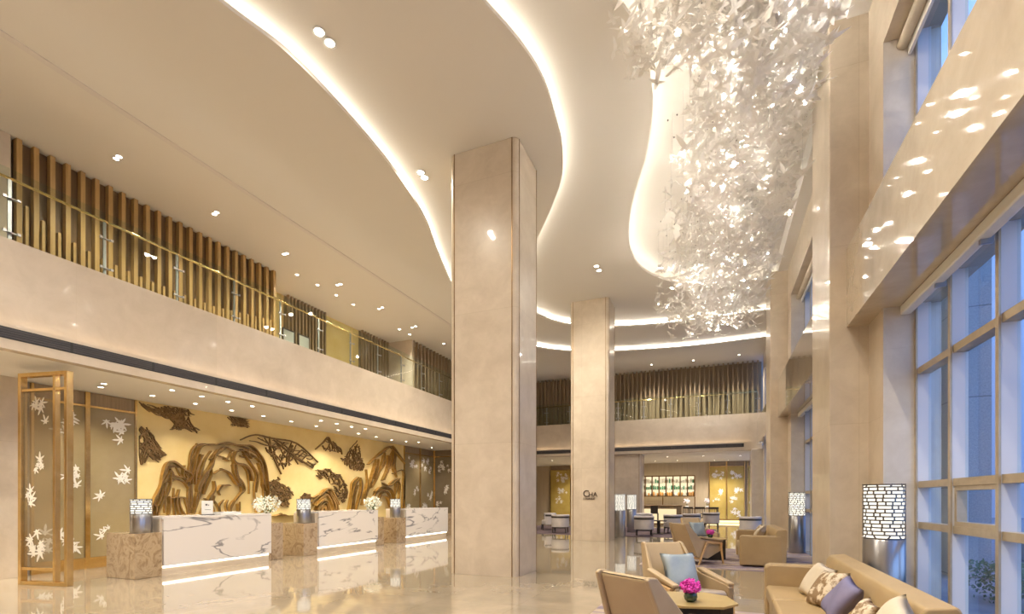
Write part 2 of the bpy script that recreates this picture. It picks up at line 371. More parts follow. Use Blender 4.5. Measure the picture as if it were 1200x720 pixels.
# windows
wn = 0
for k in range(3):
    a, b = PY[k]+PD+.614, PY[k+1]-.614
    ys = [b-.92*i for i in range(7)]; ys[-1] = a+.02
    for z0, z1, trs in ((0.0, 3.694, (1.05, 1.525, 2.86)), (4.74, 6.90, (5.62,))):
        wn += 1
        w = thing('window_%d' % wn, None, None, (XG, (a+b)/2, z0), kind='structure')
        for i, y in enumerate(ys):
            fin = obj('mullion', M().box(XW+.012, XG+.02, y-.045, y, z0, z1), MT['frameblue'], w)
            obj('mullion_cap', M().box(XW-.004, XW+.0125, y-.05, y+.004, z0, z1), MT['champagne'], fin)
        for t in trs:
            for i in range(6):
                obj('transom', M().box(XW+.02, XG+.02, ys[i+1]+.001, ys[i]-.046, t, t+.075), MT['champagne'], w)
        if z0 == 0:
            for i in (1, 4):
                y1, y0 = ys[i]-.047, ys[i+1]+.002
                f = M().box(XW+.03, XG-.01, y0, y0+.055, 1.126, 1.524).box(XW+.03, XG-.01, y1-.055, y1, 1.126, 1.524).box(XW+.03, XG-.01, y0+.055, y1-.055, 1.126, 1.17).box(XW+.03, XG-.01, y0+.055, y1-.055, 1.48, 1.524)
                obj('casement_frame', f, MT['champagne'], w)
        for i in range(6):
            obj('glass_pane', M().box(XG-.006, XG+.006, ys[i+1]+.001, ys[i]-.047, z0+.002, z1-.002), MT['glass'], w)
for k, lab in ((0, 'roller blind tube under the top of the upper window nearest the camera'), (1, 'roller blind tube in the far upper window past the first pier')):
    a, b = PY[k]+PD+.63, PY[k+1]-.63
    t = thing('roller_blind', lab, 'blind', (2.03, (a+b)/2, 6.7))
    obj('fabric_roll', M().tube([(2.05, a, 6.80), (2.05, b, 6.80)], .062, 14), MT['cream'], t, smooth=True)
    obj('bottom_bar', M().box(2.10, 2.13, a, b, 6.66, 6.90), MT['white'], t)
for k, lab in ((0, 'pale blind cassette under the polished beam over the near lower window'), (1, 'pale blind cassette under the beam over the far lower window')):
    a, b = PY[k]+PD+.63, PY[k+1]-.63
    t = thing('blind_cassette', lab, 'blind', (2.08, (a+b)/2, 3.56))
    obj('cassette', M().box(2.02, 2.13, a, b, 3.58, 3.693), MT['white'], t, bevel=.02)
    for i in range(1, 6): obj('bracket', M().box(2.05, 2.14, b-.92*i-.03, b-.92*i+.0, 3.54, 3.60), MT['steel'], t)
# left balcony, soffit, lounge shell
S('wall_left', M().box(FX-.2, FX, YB, FY+.2, LOW+.05, SLAB), MT['fascia'])
S('wall_back', M().box(FX-.2, XP+.42, FY, FY+.2, LOW+.05, SLAB), MT['fascia'])
S('trim_2', M().box(LIP-.04, LIP, YB, LIPY, LOW-.01, 3.885).box(FX, LIP-.04, YB, LIPY, LOW-.01, LOW+.05), MT['fascia'])
S('trim_3', M().box(LIP-.04, XP, LIPY, LIPY+.04, LOW-.01, 3.885).box(LIP-.04, XP, LIPY+.04, FY, LOW-.01, LOW+.05), MT['fascia'])
S('ceiling', M().box(-14.2, FX, YB, 32, LOW, LOW+.05).box(FX, 2.42, FY, 32, LOW, LOW+.05), MT['plaster'])
S('floor', M().box(-14.2, FX-.2, YB, 32, SLAB-.25, SLAB-.05).box(FX-.2, 2.42, FY+.2, 32, SLAB-.25, SLAB-.05), MT['fascia'])
obj('cove_light', M().ribbon([(FX+.04, YB), (FX+.04, LIPY)], 3.62, 3.72), MT['ledf'], label='warm light line at the foot of the left balcony front above the dark grille', cat='cove light')
obj('cove_light', M().ribbon([(LIP, FY-.04), (XP-.3, FY-.04)], 3.62, 3.72), MT['ledf'], label='warm light line at the foot of the far balcony front', cat='cove light')
def grille(lab, axis):
    t = thing('air_grille', lab, 'air grille', (LIP+.01, 9, 3.67) if axis == 'y' else (-4, LIPY-.01, 3.67))
    mb = M(); fr = M(); z0, z1 = 3.672, 3.818
    n, ln = (23, 1.2)
    for i in range(n):
        for j in range(4):
            z = z0+.012+j*.034
            if axis == 'y':
                y = YB+.1+i*ln; mb.box(LIP+.002, LIP+.012, y+.02, min(y+ln-.02, LIPY-.02), z, z+.022)
            elif i < 9:
                x = LIP+.1+i*ln; mb.box(x+.02, min(x+ln-.02, XP-.4), LIPY-.012, LIPY-.002, z, z+.022)
    if axis == 'y':
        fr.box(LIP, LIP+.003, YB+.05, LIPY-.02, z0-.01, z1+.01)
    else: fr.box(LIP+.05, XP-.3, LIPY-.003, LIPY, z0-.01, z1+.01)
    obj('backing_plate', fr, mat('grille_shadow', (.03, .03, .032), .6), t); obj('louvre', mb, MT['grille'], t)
grille('long dark linear air grille under the left balcony', 'y'); grille('long dark linear air grille under the far balcony', 'x')
S('wall_left', M().box(MX-.2, MX, 6.79, 16.67, 0, LOW), MT['goldwall'])
for b in ((-14.0, -11.41, 4.5, 4.8), (-11.8, -11.62, 4.8, 6.79), (-11.8, -11.62, 16.67, 19.3)): S('wall_left', M().box(*b, 0, LOW), MT['marble'])
S('wall_left', M().box(-14.2, -14.0, YB, 32, 0, L3), MT['fascia'])
S('wall_back', M().box(-14.2, 2.42, 31.0, 31.2, 0, L3), MT['loungewall'])
S('wall_front', M().box(-14.2, 2.42, YB-.2, YB, 0, L3), MT['fascia'])
# upper walls behind balcony screens
S('wall_left', M().box(-12.4, -12.25, 9.98, 16.4, SLAB-.05, L0), MT['goldwall'])
S('wall_left', M().box(-12.4, -11.0, 16.4, 16.5, SLAB-.05, L0), MT['fascia'])
for b in ((-12.2, -11.15, 4.2, 4.55), (-12.25, -11.30, 10.06, 10.16)): S('wall_left', M().box(*b, SLAB-.05, L0), MT['fascia'])
# ---------------------------------------------------------------- balcony screens
def slat_screen(lab, x, ya, yb, step, w, d, m, back, low=True, zt=L0, axis='y', z0=SLAB-.05, backoff=.12):
    loc = (x, (ya+yb)/2, z0) if axis == 'y' else ((ya+yb)/2, x, z0)
    t = thing('slat_screen', lab, 'slat screen', loc)
    bk, tall, lo = M(), M(), M()
    B = (lambda mb, a, b, p, q, c, e: mb.box(a, b, p, q, c, e)) if axis == 'y' else (lambda mb, a, b, p, q, c, e: mb.box(p, q, a, b, c, e))
    sg = -1 if axis == 'y' else 1
    if back: B(bk, x+sg*(backoff+.03), x+sg*backoff, ya, yb, z0, zt-.005); obj('backing_panel', bk, back, t)
    n = int((yb-ya)/step)
    for i in range(n+1):
        y = ya+i*step
        B(tall, x, x+sg*d, y, y+w, z0, zt-.004)
        if low and i < n:
            h = .90+.50*math.exp(-i/3.2)+.22*max(0, (i-15)/7)
            B(lo, x, x+sg*d*.7, y+step*.5, y+step*.5+w*.6, z0, z0+h)
    obj('slat_panel', tall, m, t)
    if low: obj('low_slat_panel', lo, m, t)
    return t
slat_screen('tall honey wood slat screen with stepped short slats on the left balcony', -11.13, 4.62, 9.98, .2325, .075, .11, MT['wood'], MT['darkwood'])
slat_screen('slim bronze slat screen set back behind two framed notices on the balcony', -12.05, Yof(338, -12.05), Yof(382, -12.05), .14, .045, .08, MT['midwood'], MT['smoke'], False, backoff=.16)
slat_screen('slim bronze slat screen set back beside the jutting beige balcony wall', -12.05, Yof(425, -12.05), 16.38, .17, .05, .08, MT['midwood'], MT['smokedark'], False, backoff=.16)
t = slat_screen('brown slat screen over amber lit shelves at the far end of the left balcony', -10.98, 16.5, 23.9, .26, .06, .12, MT['midwood'], MT['darkwood'], False, backoff=.45)
sh = M()
for j in range(7): sh.box(-11.42, -11.38, 17.6, 23.4, 5.35+j*.31, 5.42+j*.31)
obj('lit_shelf', sh, MT['shelfglow'], t, label='amber lit shelf lines behind the slats')
slat_screen('wide brown slat screen behind the glass railing of the far balcony', 24.75, -10.6, 1.9, .205, .06, .10, MT['midwood'], MT['midwood'], False, axis='x', backoff=.35)
# recessed timber counter on the balcony
t = thing('service_counter', 'dark service counter with lit edge on the left balcony between the slat screens', 'counter', (-12.0, 13.6, SLAB-.05))
obj('body', M().box(-12.2, -11.8, 13.0, 14.25, SLAB-.05, 5.95), MT['darkwood'], t); obj('lit_top', M().box(-12.2, -11.75, 13.0, 14.25, 5.95, 5.99), MT['shelfglow'], t, label='lit counter top')
for i, (px, lab) in enumerate(((338, 'black framed cream notice on the balcony floor nearest the honey slat screen'), (356, 'black framed cream notice on the balcony floor beside another notice, farther from the honey slats'))):
    y = Yof(px, -10.2); t = thing('framed_notice', lab, 'notice', (-10.2, y, SLAB-.05))
    z0 = SLAB-.05
    obj('panel', M().box(-10.21, -10.19, y-.17, y+.17, z0+.15, z0+.62), MT['paper'], t)
    obj('frame', M().box(-10.22, -10.18, y-.19, y-.17, z0, z0+.65).box(-10.22, -10.18, y+.17, y+.19, z0, z0+.65).box(-10.22, -10.18, y-.17, y+.17, z0+.62, z0+.65), MT['blackwood'], t)
# glass railings
def railing(lab, axis, a, b, fixed, step=1.22, start=None):
    t = thing('glass_railing', lab, 'railing', (fixed, (a+b)/2, SLAB) if axis == 'y' else ((a+b)/2, fixed, SLAB))
    def bx(f0, f1, p, q, z0, z1): return M().box(f0, f1, p, q, z0, z1) if axis == 'y' else M().box(p, q, f0, f1, z0, z1)
    inn = -1 if axis == 'y' else 1
    n = int((b-a)/step)
    for i in range(n):
        p = a+i*step
        obj('glass_panel', bx(fixed-.006, fixed+.006, p+.02, p+step-.02, SLAB-.04, SLAB+1.06), MT['railglass'], t)
    for i in range(n+1):
        p = a+i*step
        o = obj('post', bx(fixed+inn*.05, fixed+inn*.07, p-.022, p+.022, SLAB-.05, SLAB+.93), MT['steel'], t)
        cl = M()
        for z in (.12, .62):
            for s in (-.10, .06):
                q = bx(fixed-.012, fixed+.012, p+s, p+s+.04, SLAB+z, SLAB+z+.035); cl.add(q.v, q.f)
            q = bx(min(fixed, fixed+inn*.05), max(fixed, fixed+inn*.05), p-.08, p+.08, SLAB+z+.012, SLAB+z+.022); cl.add(q.v, q.f)
        obj('clamp', cl, MT['steel'], o)
    r = M()
    if axis == 'y': r.tube([(fixed+inn*.06, a-.2, SLAB+.945), (fixed+inn*.06, b, SLAB+.945)], .02, 10)
    else: r.tube([(a-.2, fixed+inn*.06, SLAB+.945), (b, fixed+inn*.06, SLAB+.945)], .02, 10)
    obj('handrail', r, MT['brass'], t, smooth=True)
railing('glass railing with steel posts along the left balcony edge', 'y', 2.68, 23.5, FX-.08)
railing('glass railing with slim posts along the far balcony edge', 'x', -9.3, 1.7, FY+.08)
# ---------------------------------------------------------------- columns
def column(lab, px_l, px_r, py_r, x_corner, y_front, wid, dep, top):
    x1 = x_corner; x0 = x1-wid; y0 = y_front; y1 = y0+dep; r = .1
    t = thing('column', lab, 'column', ((x0+x1)/2, (y0+y1)/2, 0), kind='thing')
    pl = []
    for cx, cy, a0 in ((x0+r, y0+r, PI), (x1-r, y0+r, 1.5*PI), (x1-r, y1-r, 0), (x0+r, y1-r, .5*PI)):
        for i in range(7): pl.append((cx+r*math.cos(a0+i*PI/12), cy+r*math.sin(a0+i*PI/12), 0))
    obj('shaft', M().prism(pl, (0, 0, top-.004)), MT['marble'], t)
    e = .006
    for x in (x0+r, x1-r):
        obj('brass_strip', M().box(x-.008, x+.008, y0-e, y0+.01, 0, top), MT['bronze'], t)
    for y in (y0+r, y1-r):
        obj('brass_strip', M().box(x1-.01, x1+e, y-.008, y+.008, 0, top), MT['bronze'], t)
        obj('brass_strip', M().box(x0-e, x0+.01, y-.008, y+.008, 0, top), MT['bronze'], t)
    return t
column('large beige marble column at the middle of the hall, nearest the camera', 0, 0, 0, -3.245, 8.10, 1.36, 1.10, L1)
column('beige marble column behind the nearest one, carrying dark bronze letters', 0, 0, 0, -3.25, 16.15, 1.30, 1.10, L2)
column('grey beige marble column under the far balcony by the tea bar', 0, 0, 0, -3.32, 24.22, 1.36, 1.10, LOW+.02)
t = thing('sign', 'dark bronze letters reading CHA on the face of the middle column', 'sign', (-3.95, 16.14, 1.4))
def text(s, size, loc, parent, m, name='letters', rot=(PI/2, 0, 0)):
    c = bpy.data.curves.new(name, 'FONT'); c.body = s; c.size = size; c.extrude = .008; c.materials.append(m)
    o = bpy.data.objects.new('tmp', c); COL.objects.link(o)
    me = bpy.data.meshes.new_from_object(o.evaluated_get(bpy.context.evaluated_depsgraph_get())); bpy.data.objects.remove(o); bpy.data.curves.remove(c)
    o = bpy.data.objects.new(name, me); COL.objects.link(o); o.parent = parent; o.rotation_euler = rot
    o.location = Vector(loc)-parent.location; return o
p = onY(683, 582.5, 16.14)
text('C', .31, (p.x, 16.14, p.z), t, MT['sign']); text('HA', .22, (p.x+.185, 16.14, p.z), t, MT['sign']); text('LOUNGE', .098, (p.x+.01, 16.14, p.z-.10), t, MT['sign'])
# ---------------------------------------------------------------- decorative panels beside the mural
def leaf_outline(s, rot):
    pts = []                                   # palmate leaf: five pointed lobes on a short stalk
    for k, (an, ln) in enumerate(((-1.9, .55), (-.95, .9), (0, 1.1), (.95, .9), (1.9, .55))):
        pts += [((an-.33), ln*.42), (an-.14, ln*.72), (an, ln), (an+.14, ln*.72)]
        if k == 4: pts.append((an+.33, ln*.42))
        pts.append((an+.48, .20))
    pts.append((PI, .35))
    return [(r*math.sin(q+rot)*s, r*math.cos(q+rot)*s) for q, r in pts]
def sprig(mb, c, n, size, spread, plane, f, th=.004, seed=0, lim=(-1e9, 1e9, -1e9, 1e9)):
    rr = random.Random(seed)
    for i in range(n):
        a, b = rr.gauss(0, spread*.5), rr.gauss(0, spread*.4)
        o = leaf_outline(size*rr.uniform(.7, 1.25), rr.uniform(0, 2*PI))
        if any(not (lim[0] < c[0]+a+p[0] < lim[1] and lim[2] < c[1]+b+p[1] < lim[3]) for p in o): continue
        h = th*(1+.18*i)
        if plane == 'x': mb.prism([(f, c[0]+a+p[0], c[1]+b+p[1]) for p in o], (h, 0, 0))
        else: mb.prism([(c[0]+a+p[0], f, c[1]+b+p[1]) for p in o], (0, -h, 0))
def deco_panel(lab, plane, f, a, b, clusters, m=None, seed=0, top=3.30):
    t = thing('decorative_panel', lab, 'decorative panel', (f, (a+b)/2, 0) if plane == 'x' else ((a+b)/2, f, 0))
    def bx(d0, d1, p, q, z0, z1, mb=None):
        mb = mb or M()
        return mb.box(f+d0, f+d1, p, q, z0, z1) if plane == 'x' else mb.box(p, q, f-d1, f-d0, z0, z1)
    obj('glass_sheet', bx(0, .02, a+.03, b-.03, .22, 3.22), m or MT['smoke'], t)
    fr = bx(-.01, .05, a, a+.04, 0, LOW-.01); bx(-.01, .05, b-.04, b, 0, LOW-.01, fr); bx(-.01, .045, a+.04, b-.04, 3.22, 3.26, fr); bx(-.01, .045, a+.04, b-.04, .18, .22, fr)
    obj('frame', fr, MT['brass'], t)
    obj('head_panel', bx(-.01, .02, a+.04, b-.04, 3.26, LOW-.01), MT['midwood'], t); obj('kick_panel', bx(-.01, .03, a+.04, b-.04, 0, .18), MT['brass'], t)
    for k, (u, z, n, s, sp) in enumerate(clusters):
        mb = M(); sprig(mb, (a+(b-a)*u, z), n, s, sp, plane, f+.021 if plane == 'x' else f-.021, seed=seed+k*13, lim=(a+.06, b-.06, .25, 3.2))
        if mb.v: obj('etched_leaf_spray', mb, MT['etched'], t)
    return t
deco_panel('bronze glass panel with etched leaves seen through the brass screen at left', 'x', -11.60, 5.0, 5.88, [(.7, 2.9, 8, .15, .3), (.8, 1.75, 8, .14, .28), (.75, .6, 9, .15, .3), (.2, .6, 6, .14, .3)], seed=3)
deco_panel('bronze glass panel with etched leaves touching the left end of the gold wall', 'x', -11.60, 5.88, 6.785, [(.65, 2.92, 12, .15, .42), (.85, 1.85, 9, .14, .28), (.2, 1.45, 7, .14, .28), (.4, .62, 4, .12, .25)], seed=21)
deco_panel('bronze glass panel with etched leaves touching the right end of the gold wall', 'x', -11.60, 16.69, 17.85, [(.4, 2.8, 10, .15, .4), (.85, 1.75, 7, .15, .25), (.2, 1.1, 7, .15, .25)], seed=40)
deco_panel('bronze glass panel with etched leaves in the far corner of the reception', 'x', -11.60, 17.85, 18.95, [(.5, 2.8, 10, .15, .4), (.75, 1.5, 6, .15, .25), (.2, 1.0, 7, .15, .25)], seed=51)
deco_panel('grey glass panel with etched leaves facing the hall past the last counter', 'y', 19.0, -11.55, -10.62, [(.5, 2.8, 12, .14, .4), (.75, 1.75, 8, .13, .25), (.15, 1.15, 8, .13, .22)], MT['smokedark'], seed=61)
# brass screen (portal) at left
def portal():
    A, B = Vector((-10.49, 4.41, 0)), Vector((-9.51, 4.60, 0)); d = (B-A).normalized(); ln = (B-A).length
    t = thing('brass_screen', 'tall brass framed glass screen with etched leaves standing at the left', 'screen', tuple(A), math.atan2(d.y, d.x))
    H = 3.43; w = .062
    fr = M().box(0, w, -.05, .05, 0, H).box(ln-w, ln, -.05, .05, 0, H).box(w, ln-w, -.05, .05, H-w, H).box(w, ln-w, -.05, .05, 0, w)
    obj('outer_frame', fr, MT['brass'], t, local=True, bevel=.006)
    x = ln*.70
    fi = M().box(x, x+.05, -.04, .04, w, H-w).box(w, ln-w, -.04, .04, H-.30, H-.255).box(w, x, -.04, .04, .24, .285)
    obj('inner_frame', fi, MT['brass'], t, local=True, bevel=.005)
    obj('glass_sheet', M().box(w, x, -.008, .008, .285, H-.30), MT['portal'], t, local=True)
    for k, (u, z, n, s, sp) in enumerate(((.5, 2.85, 6, .10, .2), (.62, 1.95, 5, .10, .15), (.2, 1.45, 8, .12, .2), (.3, .62, 14, .14, .28))):
        mb = M(); sprig(mb, (u*x, z), n, s, sp, 'y', -.009, .003, seed=80+k, lim=(w+.01, x-.01, .29, H-.31))
        if mb.v: obj('etched_leaf_spray', mb, MT['etched'], t, local=True)
portal()
# ---------------------------------------------------------------- mural reliefs
def wp(px, py): q = onX(px, py, MX); return (q.y, q.z)
def strand(mb, pts, w, d, taper=True, x0=MX+.0003):
    P = [Vector((a, b, 0)) for a, b in pts]; P = smoothc(P, 4) if len(P) > 2 else P
    n = len(P); Lf = []; Rt = []
    for i, p in enumerate(P):
        t = (P[min(i+1, n-1)]-P[max(i-1, 0)])
        if t.length < 1e-6: t = Vector((1,0,0))
        t.normalize(); k = w/2*(.35+.65*math.sin(PI*min(max(i/(n-1), .08), .92)) if taper else 1)
        Lf.append((p.x-t.y*k, p.y+t.x*k)); Rt.append((p.x+t.y*k, p.y-t.x*k))
    vs = []
    for (a, b), (c, e) in zip(Lf, Rt): vs += [(x0, a, b), (x0+d, a, b), (x0+d, c, e), (x0, c, e)]
    fs = [(0,1,2,3), ((n-1)*4+3, (n-1)*4+2, (n-1)*4+1, (n-1)*4)]
    mi = [0, 0]
    for i in range(n-1):
        o = i*4
        fs += [(o, o+4, o+5, o+1), (o+1, o+5, o+6, o+2), (o+2, o+6, o+7, o+3)]; mi += [1, 0, 1]
    b0 = len(mb.v); mb.v += vs; mb.f += [tuple(i+b0 for i in f) for f in fs]; mb.mi += mi
def clampw(mb, ylo=6.83, yhi=16.64, zlo=.9, zhi=LOW-.02):
    mb.v = [(v[0], min(max(v[1], ylo), yhi), min(max(v[2], zlo), zhi)) for v in mb.v]
def crop(sx, ox, oy): return lambda pts: [(x/sx+ox, y/sx+oy) for x, y in pts]
K1 = crop(4.5, 150, 460); K2 = crop(5.54, 310, 490)
def rock(lab, strands, K, w, depth, reps=3, jit=.05, seed=0, mats=None):
    rr = random.Random(seed); mb = M()
    for s in strands:
        base = [wp(*p) for p in K(s)]
        for r in range(reps):
            dy, dz = (0, 0) if r == 0 else (rr.gauss(0, jit), rr.gauss(0, jit*.6))
            cut = base if r == 0 or len(base) < 4 else base[rr.randint(0, 1):len(base)-rr.randint(0, 1)]
            pts = [(y+dy+rr.gauss(0, jit*.35), z+dz+rr.gauss(0, jit*.35)) for y, z in cut]
            strand(mb, pts, w*rr.uniform(.45, 1.15), depth*rr.uniform(.35, 1.0))
    clampw(mb)
    obj('rock_relief', mb, mats or [MT['relief'], MT['reliefgold']], label=lab, cat='wall relief', group='mountain and pine reliefs on the gold wall')
def inside(x, y, poly):
    c = False; j = len(poly)-1
    for i in range(len(poly)):
        (xi, yi), (xj, yj) = poly[i], poly[j]
        if (yi > y) != (yj > y) and x < (xj-xi)*(y-yi)/(yj-yi)+xi: c = not c
        j = i
    return c
def pine(lab, poly, K, dirs, n, ln, w, trunk=(), seed=0, depth=.05):
    rr = random.Random(seed); mb = M(); poly = [wp(*p) for p in K(poly)]
    ys = [p[0] for p in poly]; zs = [p[1] for p in poly]; k = 0; tries = 0
    while k < n and tries < 9000:
        tries += 1
        y, z = rr.uniform(min(ys), max(ys)), rr.uniform(min(zs), max(zs))
        if not inside(y, z, poly): continue
        a = rr.choice(dirs)+rr.gauss(0, .2); l = ln*rr.uniform(.5, 1.2)
        pts = [(y, z)]; cur = a; nseg = 4
        for i in range(nseg):
            cur += rr.gauss(0, .32); q = (pts[-1][0]+math.cos(cur)*l/nseg, pts[-1][1]+math.sin(cur)*l/nseg)
            if not inside(q[0], q[1], poly): break
            pts.append(q)
        if len(pts) < 3: continue
        strand(mb, pts, w*rr.uniform(.7, 1.2), depth*rr.uniform(.6, 1)); k += 1
    for tr in trunk: strand(mb, [wp(*p) for p in K(tr)], w*1.5, depth)
    clampw(mb)
    obj('pine_relief', mb, [MT['relief'], MT['relief']], label=lab, cat='wall relief', group='mountain and pine reliefs on the gold wall')
ID = lambda p: p
rock('large arched bronze mountain relief on the gold wall behind the first counter', [
    [(310,470),(325,420),(345,340),(360,295),(390,275),(440,275),(490,270),(540,275),(590,280),(640,295),(680,325),(705,370),(720,430),(715,480),(725,520),(720,640)],
    [(370,290),(350,340),(335,400),(325,470),(330,560),(320,640)], [(380,320),(360,370),(350,420),(345,480)],
    [(460,300),(440,340),(420,390),(390,440),(365,500),(350,560),(335,640)], [(430,310),(400,360),(380,420),(360,450)],
    [(540,320),(500,295),(470,310),(440,330),(430,360)], [(450,330),(490,340),(520,350),(540,320)],
    [(550,320),(540,350),(560,370),(600,390),(625,420),(635,470),(630,540)], [(600,310),(620,350),(650,390),(665,440),(660,520),(665,640)],
    [(640,320),(680,370),(700,430),(710,490),(725,520)], [(560,310),(590,300),(620,315),(640,340)], [(580,330),(600,345),(640,350)],
    [(540,380),(545,430),(575,470),(590,520),(560,560),(540,600),(520,645)], [(440,440),(480,410),(520,430),(560,480),(590,490)],
    [(440,460),(435,520),(420,560),(395,600),(385,645)], [(430,560),(460,590),(475,645)], [(420,560),(400,590),(370,645)], [(480,550),(470,520),(490,495),(520,490),(540,500)],
    [(550,570),(530,600),(535,645)], [(575,580),(570,640)], [(500,560),(480,600),(490,645)], [(560,390),(570,440),(590,480)], [(400,430),(380,480),(375,540),(350,600)], [(430,400),(420,450),(400,500),(390,550)]], K1, .042, .15, 2, .07, 5)
rock('smaller bronze mountain relief sloping to the left of the large arched one', [
    [(110,640),(125,580),(150,500),(185,440),(200,390),(230,378),(270,385),(300,410),(320,440),(325,480)], [(150,560),(170,500),(200,450),(215,420)],
    [(200,470),(190,540),(185,645)], [(230,480),(250,460),(290,470),(310,490)], [(240,500),(235,560),(245,645)], [(150,640),(165,580),(190,520)],
    [(250,560),(285,555),(300,590),(305,640)], [(215,400),(220,440),(200,480)], [(260,400),(270,440),(300,460)], [(120,590),(150,600),(140,645)], [(220,560),(210,600),(215,645)], [(300,430),(310,470),(320,540),(315,640)], [(175,480),(160,540),(130,600)]], K1, .042, .14, 2, .08, 6)
rock('small rounded gold rock relief behind the second counter', [
    [(300,530),(340,500),(380,465),(410,465),(440,510),(465,560),(470,605)], [(310,560),(350,520),(390,500),(420,530),(440,605)], [(320,590),(350,545),(380,540),(400,605)], [(350,605),(365,570),(380,605)], [(400,480),(420,510),(450,560),(455,605)]], K2, .055, .2, 3, .06, 8, [MT['reliefgold'], MT['reliefgold']])
rock('tall jagged gold mountain relief near the right end of the gold wall', [
    [(815,185),(760,220),(700,260),(660,300)], [(815,190),(850,230),(895,295)], [(600,385),(570,430),(550,490),(530,605)], [(610,390),(620,440),(600,520),(580,605)],
    [(650,340),(650,420),(640,500),(620,560)], [(700,300),(680,380),(670,450),(640,520)], [(760,240),(740,320),(720,390),(690,450)], [(800,240),(790,330),(760,400)],
    [(840,240),(830,320),(850,380)], [(720,270),(700,340),(690,400)], [(780,230),(770,300),(740,360)], [(580,440),(560,520),(550,605)], [(820,210),(810,280),(800,350)]], K2, .046, .2, 2, .10, 9, [MT['relief'], MT['reliefgold']])
rock('arched gold rock relief at the lower right corner of the gold wall', [
    [(680,560),(710,490),(750,460),(800,460),(830,500),(840,560),(840,640)], [(830,360),(890,350),(895,450),(890,560),(885,620)], [(760,430),(800,440),(830,420),(860,400)], [(840,400),(870,440),(860,520),(870,620)],
    [(720,540),(750,490),(790,490),(810,560),(810,620)], [(700,600),(710,550),(730,520)], [(850,380),(840,440),(850,500)]], K2, .044, .17, 2, .10, 10, [MT['relief'], MT['reliefgold']])
rock('low driftwood shaped gold relief behind the second stone block', [
    [(60,640),(110,635),(160,655),(220,630)], [(70,670),(140,650),(200,670),(230,665)], [(90,625),(130,660),(170,640)], [(60,655),(120,665),(180,675)]], K2, .09, .2, 3, .04, 12, [MT['relief'], MT['reliefgold']])
pine('dark pine branch relief spreading along the top left of the gold wall', [(50,48),(110,55),(250,70),(345,95),(350,120),(300,140),(380,200),(360,220),(300,200),(215,200),(240,150),(140,120),(90,95),(50,80)], K1, (-.45, -.8, -2.2), 95, .55, .019, seed=1)
pine('dark pine branch relief at the left edge of the gold wall below the top one', [(60,165),(145,205),(130,230),(200,330),(160,375),(100,340),(75,400),(48,350),(48,200)], K1, (-.8, -1.1, -2.2), 72, .55, .019, seed=2)
pine('small dark pine branch relief touching the soffit above the large mountain', [(490,125),(560,118),(640,150),(645,195),(600,185),(540,180),(530,150)], K1, (-.5, -.9, -2.4), 34, .45, .019, seed=3)
pine('long sweeping open pine relief right of the large arched mountain', [(279,516),(297,509),(318,513),(345,518),(362,532),(373,543),(367,550),(350,545),(335,548),(328,556),(318,545),(310,525),(295,518)], ID, (-.45, -.7, -2.2, .6), 38, .8, .028, [[(315,512),(317,528),(323,543),(329,556)], [(281,516),(298,510),(318,514),(347,520),(372,542)], [(320,516),(338,530),(366,549)]], seed=4)
pine('dense layered pine relief above the first white bouquet', [(313,563),(325,559),(335,567),(347,580),(340,585),(338,597),(320,590),(311,580)], ID, (-.3, .3, 2.9), 95, .36, .024, seed=5)
pine('small mountain outline relief high up in the middle of the gold wall', [(369,527),(381,513),(389,515),(397,525),(400,533),(390,529),(383,532),(378,526)], ID, (-.6, -.9), 14, .6, .03, [[(369,527),(378,519),(384,513),(388,520),(398,526),(400,533)]], seed=6)
pine('cone shaped pine relief right of the small high mountain outline', [(418,515),(424,533),(428,545),(424,553),(410,551),(405,546),(394,546),(397,538),(406,530)], ID, (-.8, -2.2, -1.5), 80, .42, .024, seed=7)
pine('zigzag pine relief below the small high mountain outline', [(369,551),(378,549),(387,545),(389,552),(398,556),(408,570),(405,590),(398,590),(385,565),(370,560)], ID, (-.3, .3, -1.2), 70, .38, .024, seed=8)
pine('tiny twin pine cap relief perched above the small gold rock', [(353,580),(357,577),(363,579),(365,584),(361,588),(354,587),(350,584)], ID, (0, .3, -.3), 22, .3, .034, seed=9)
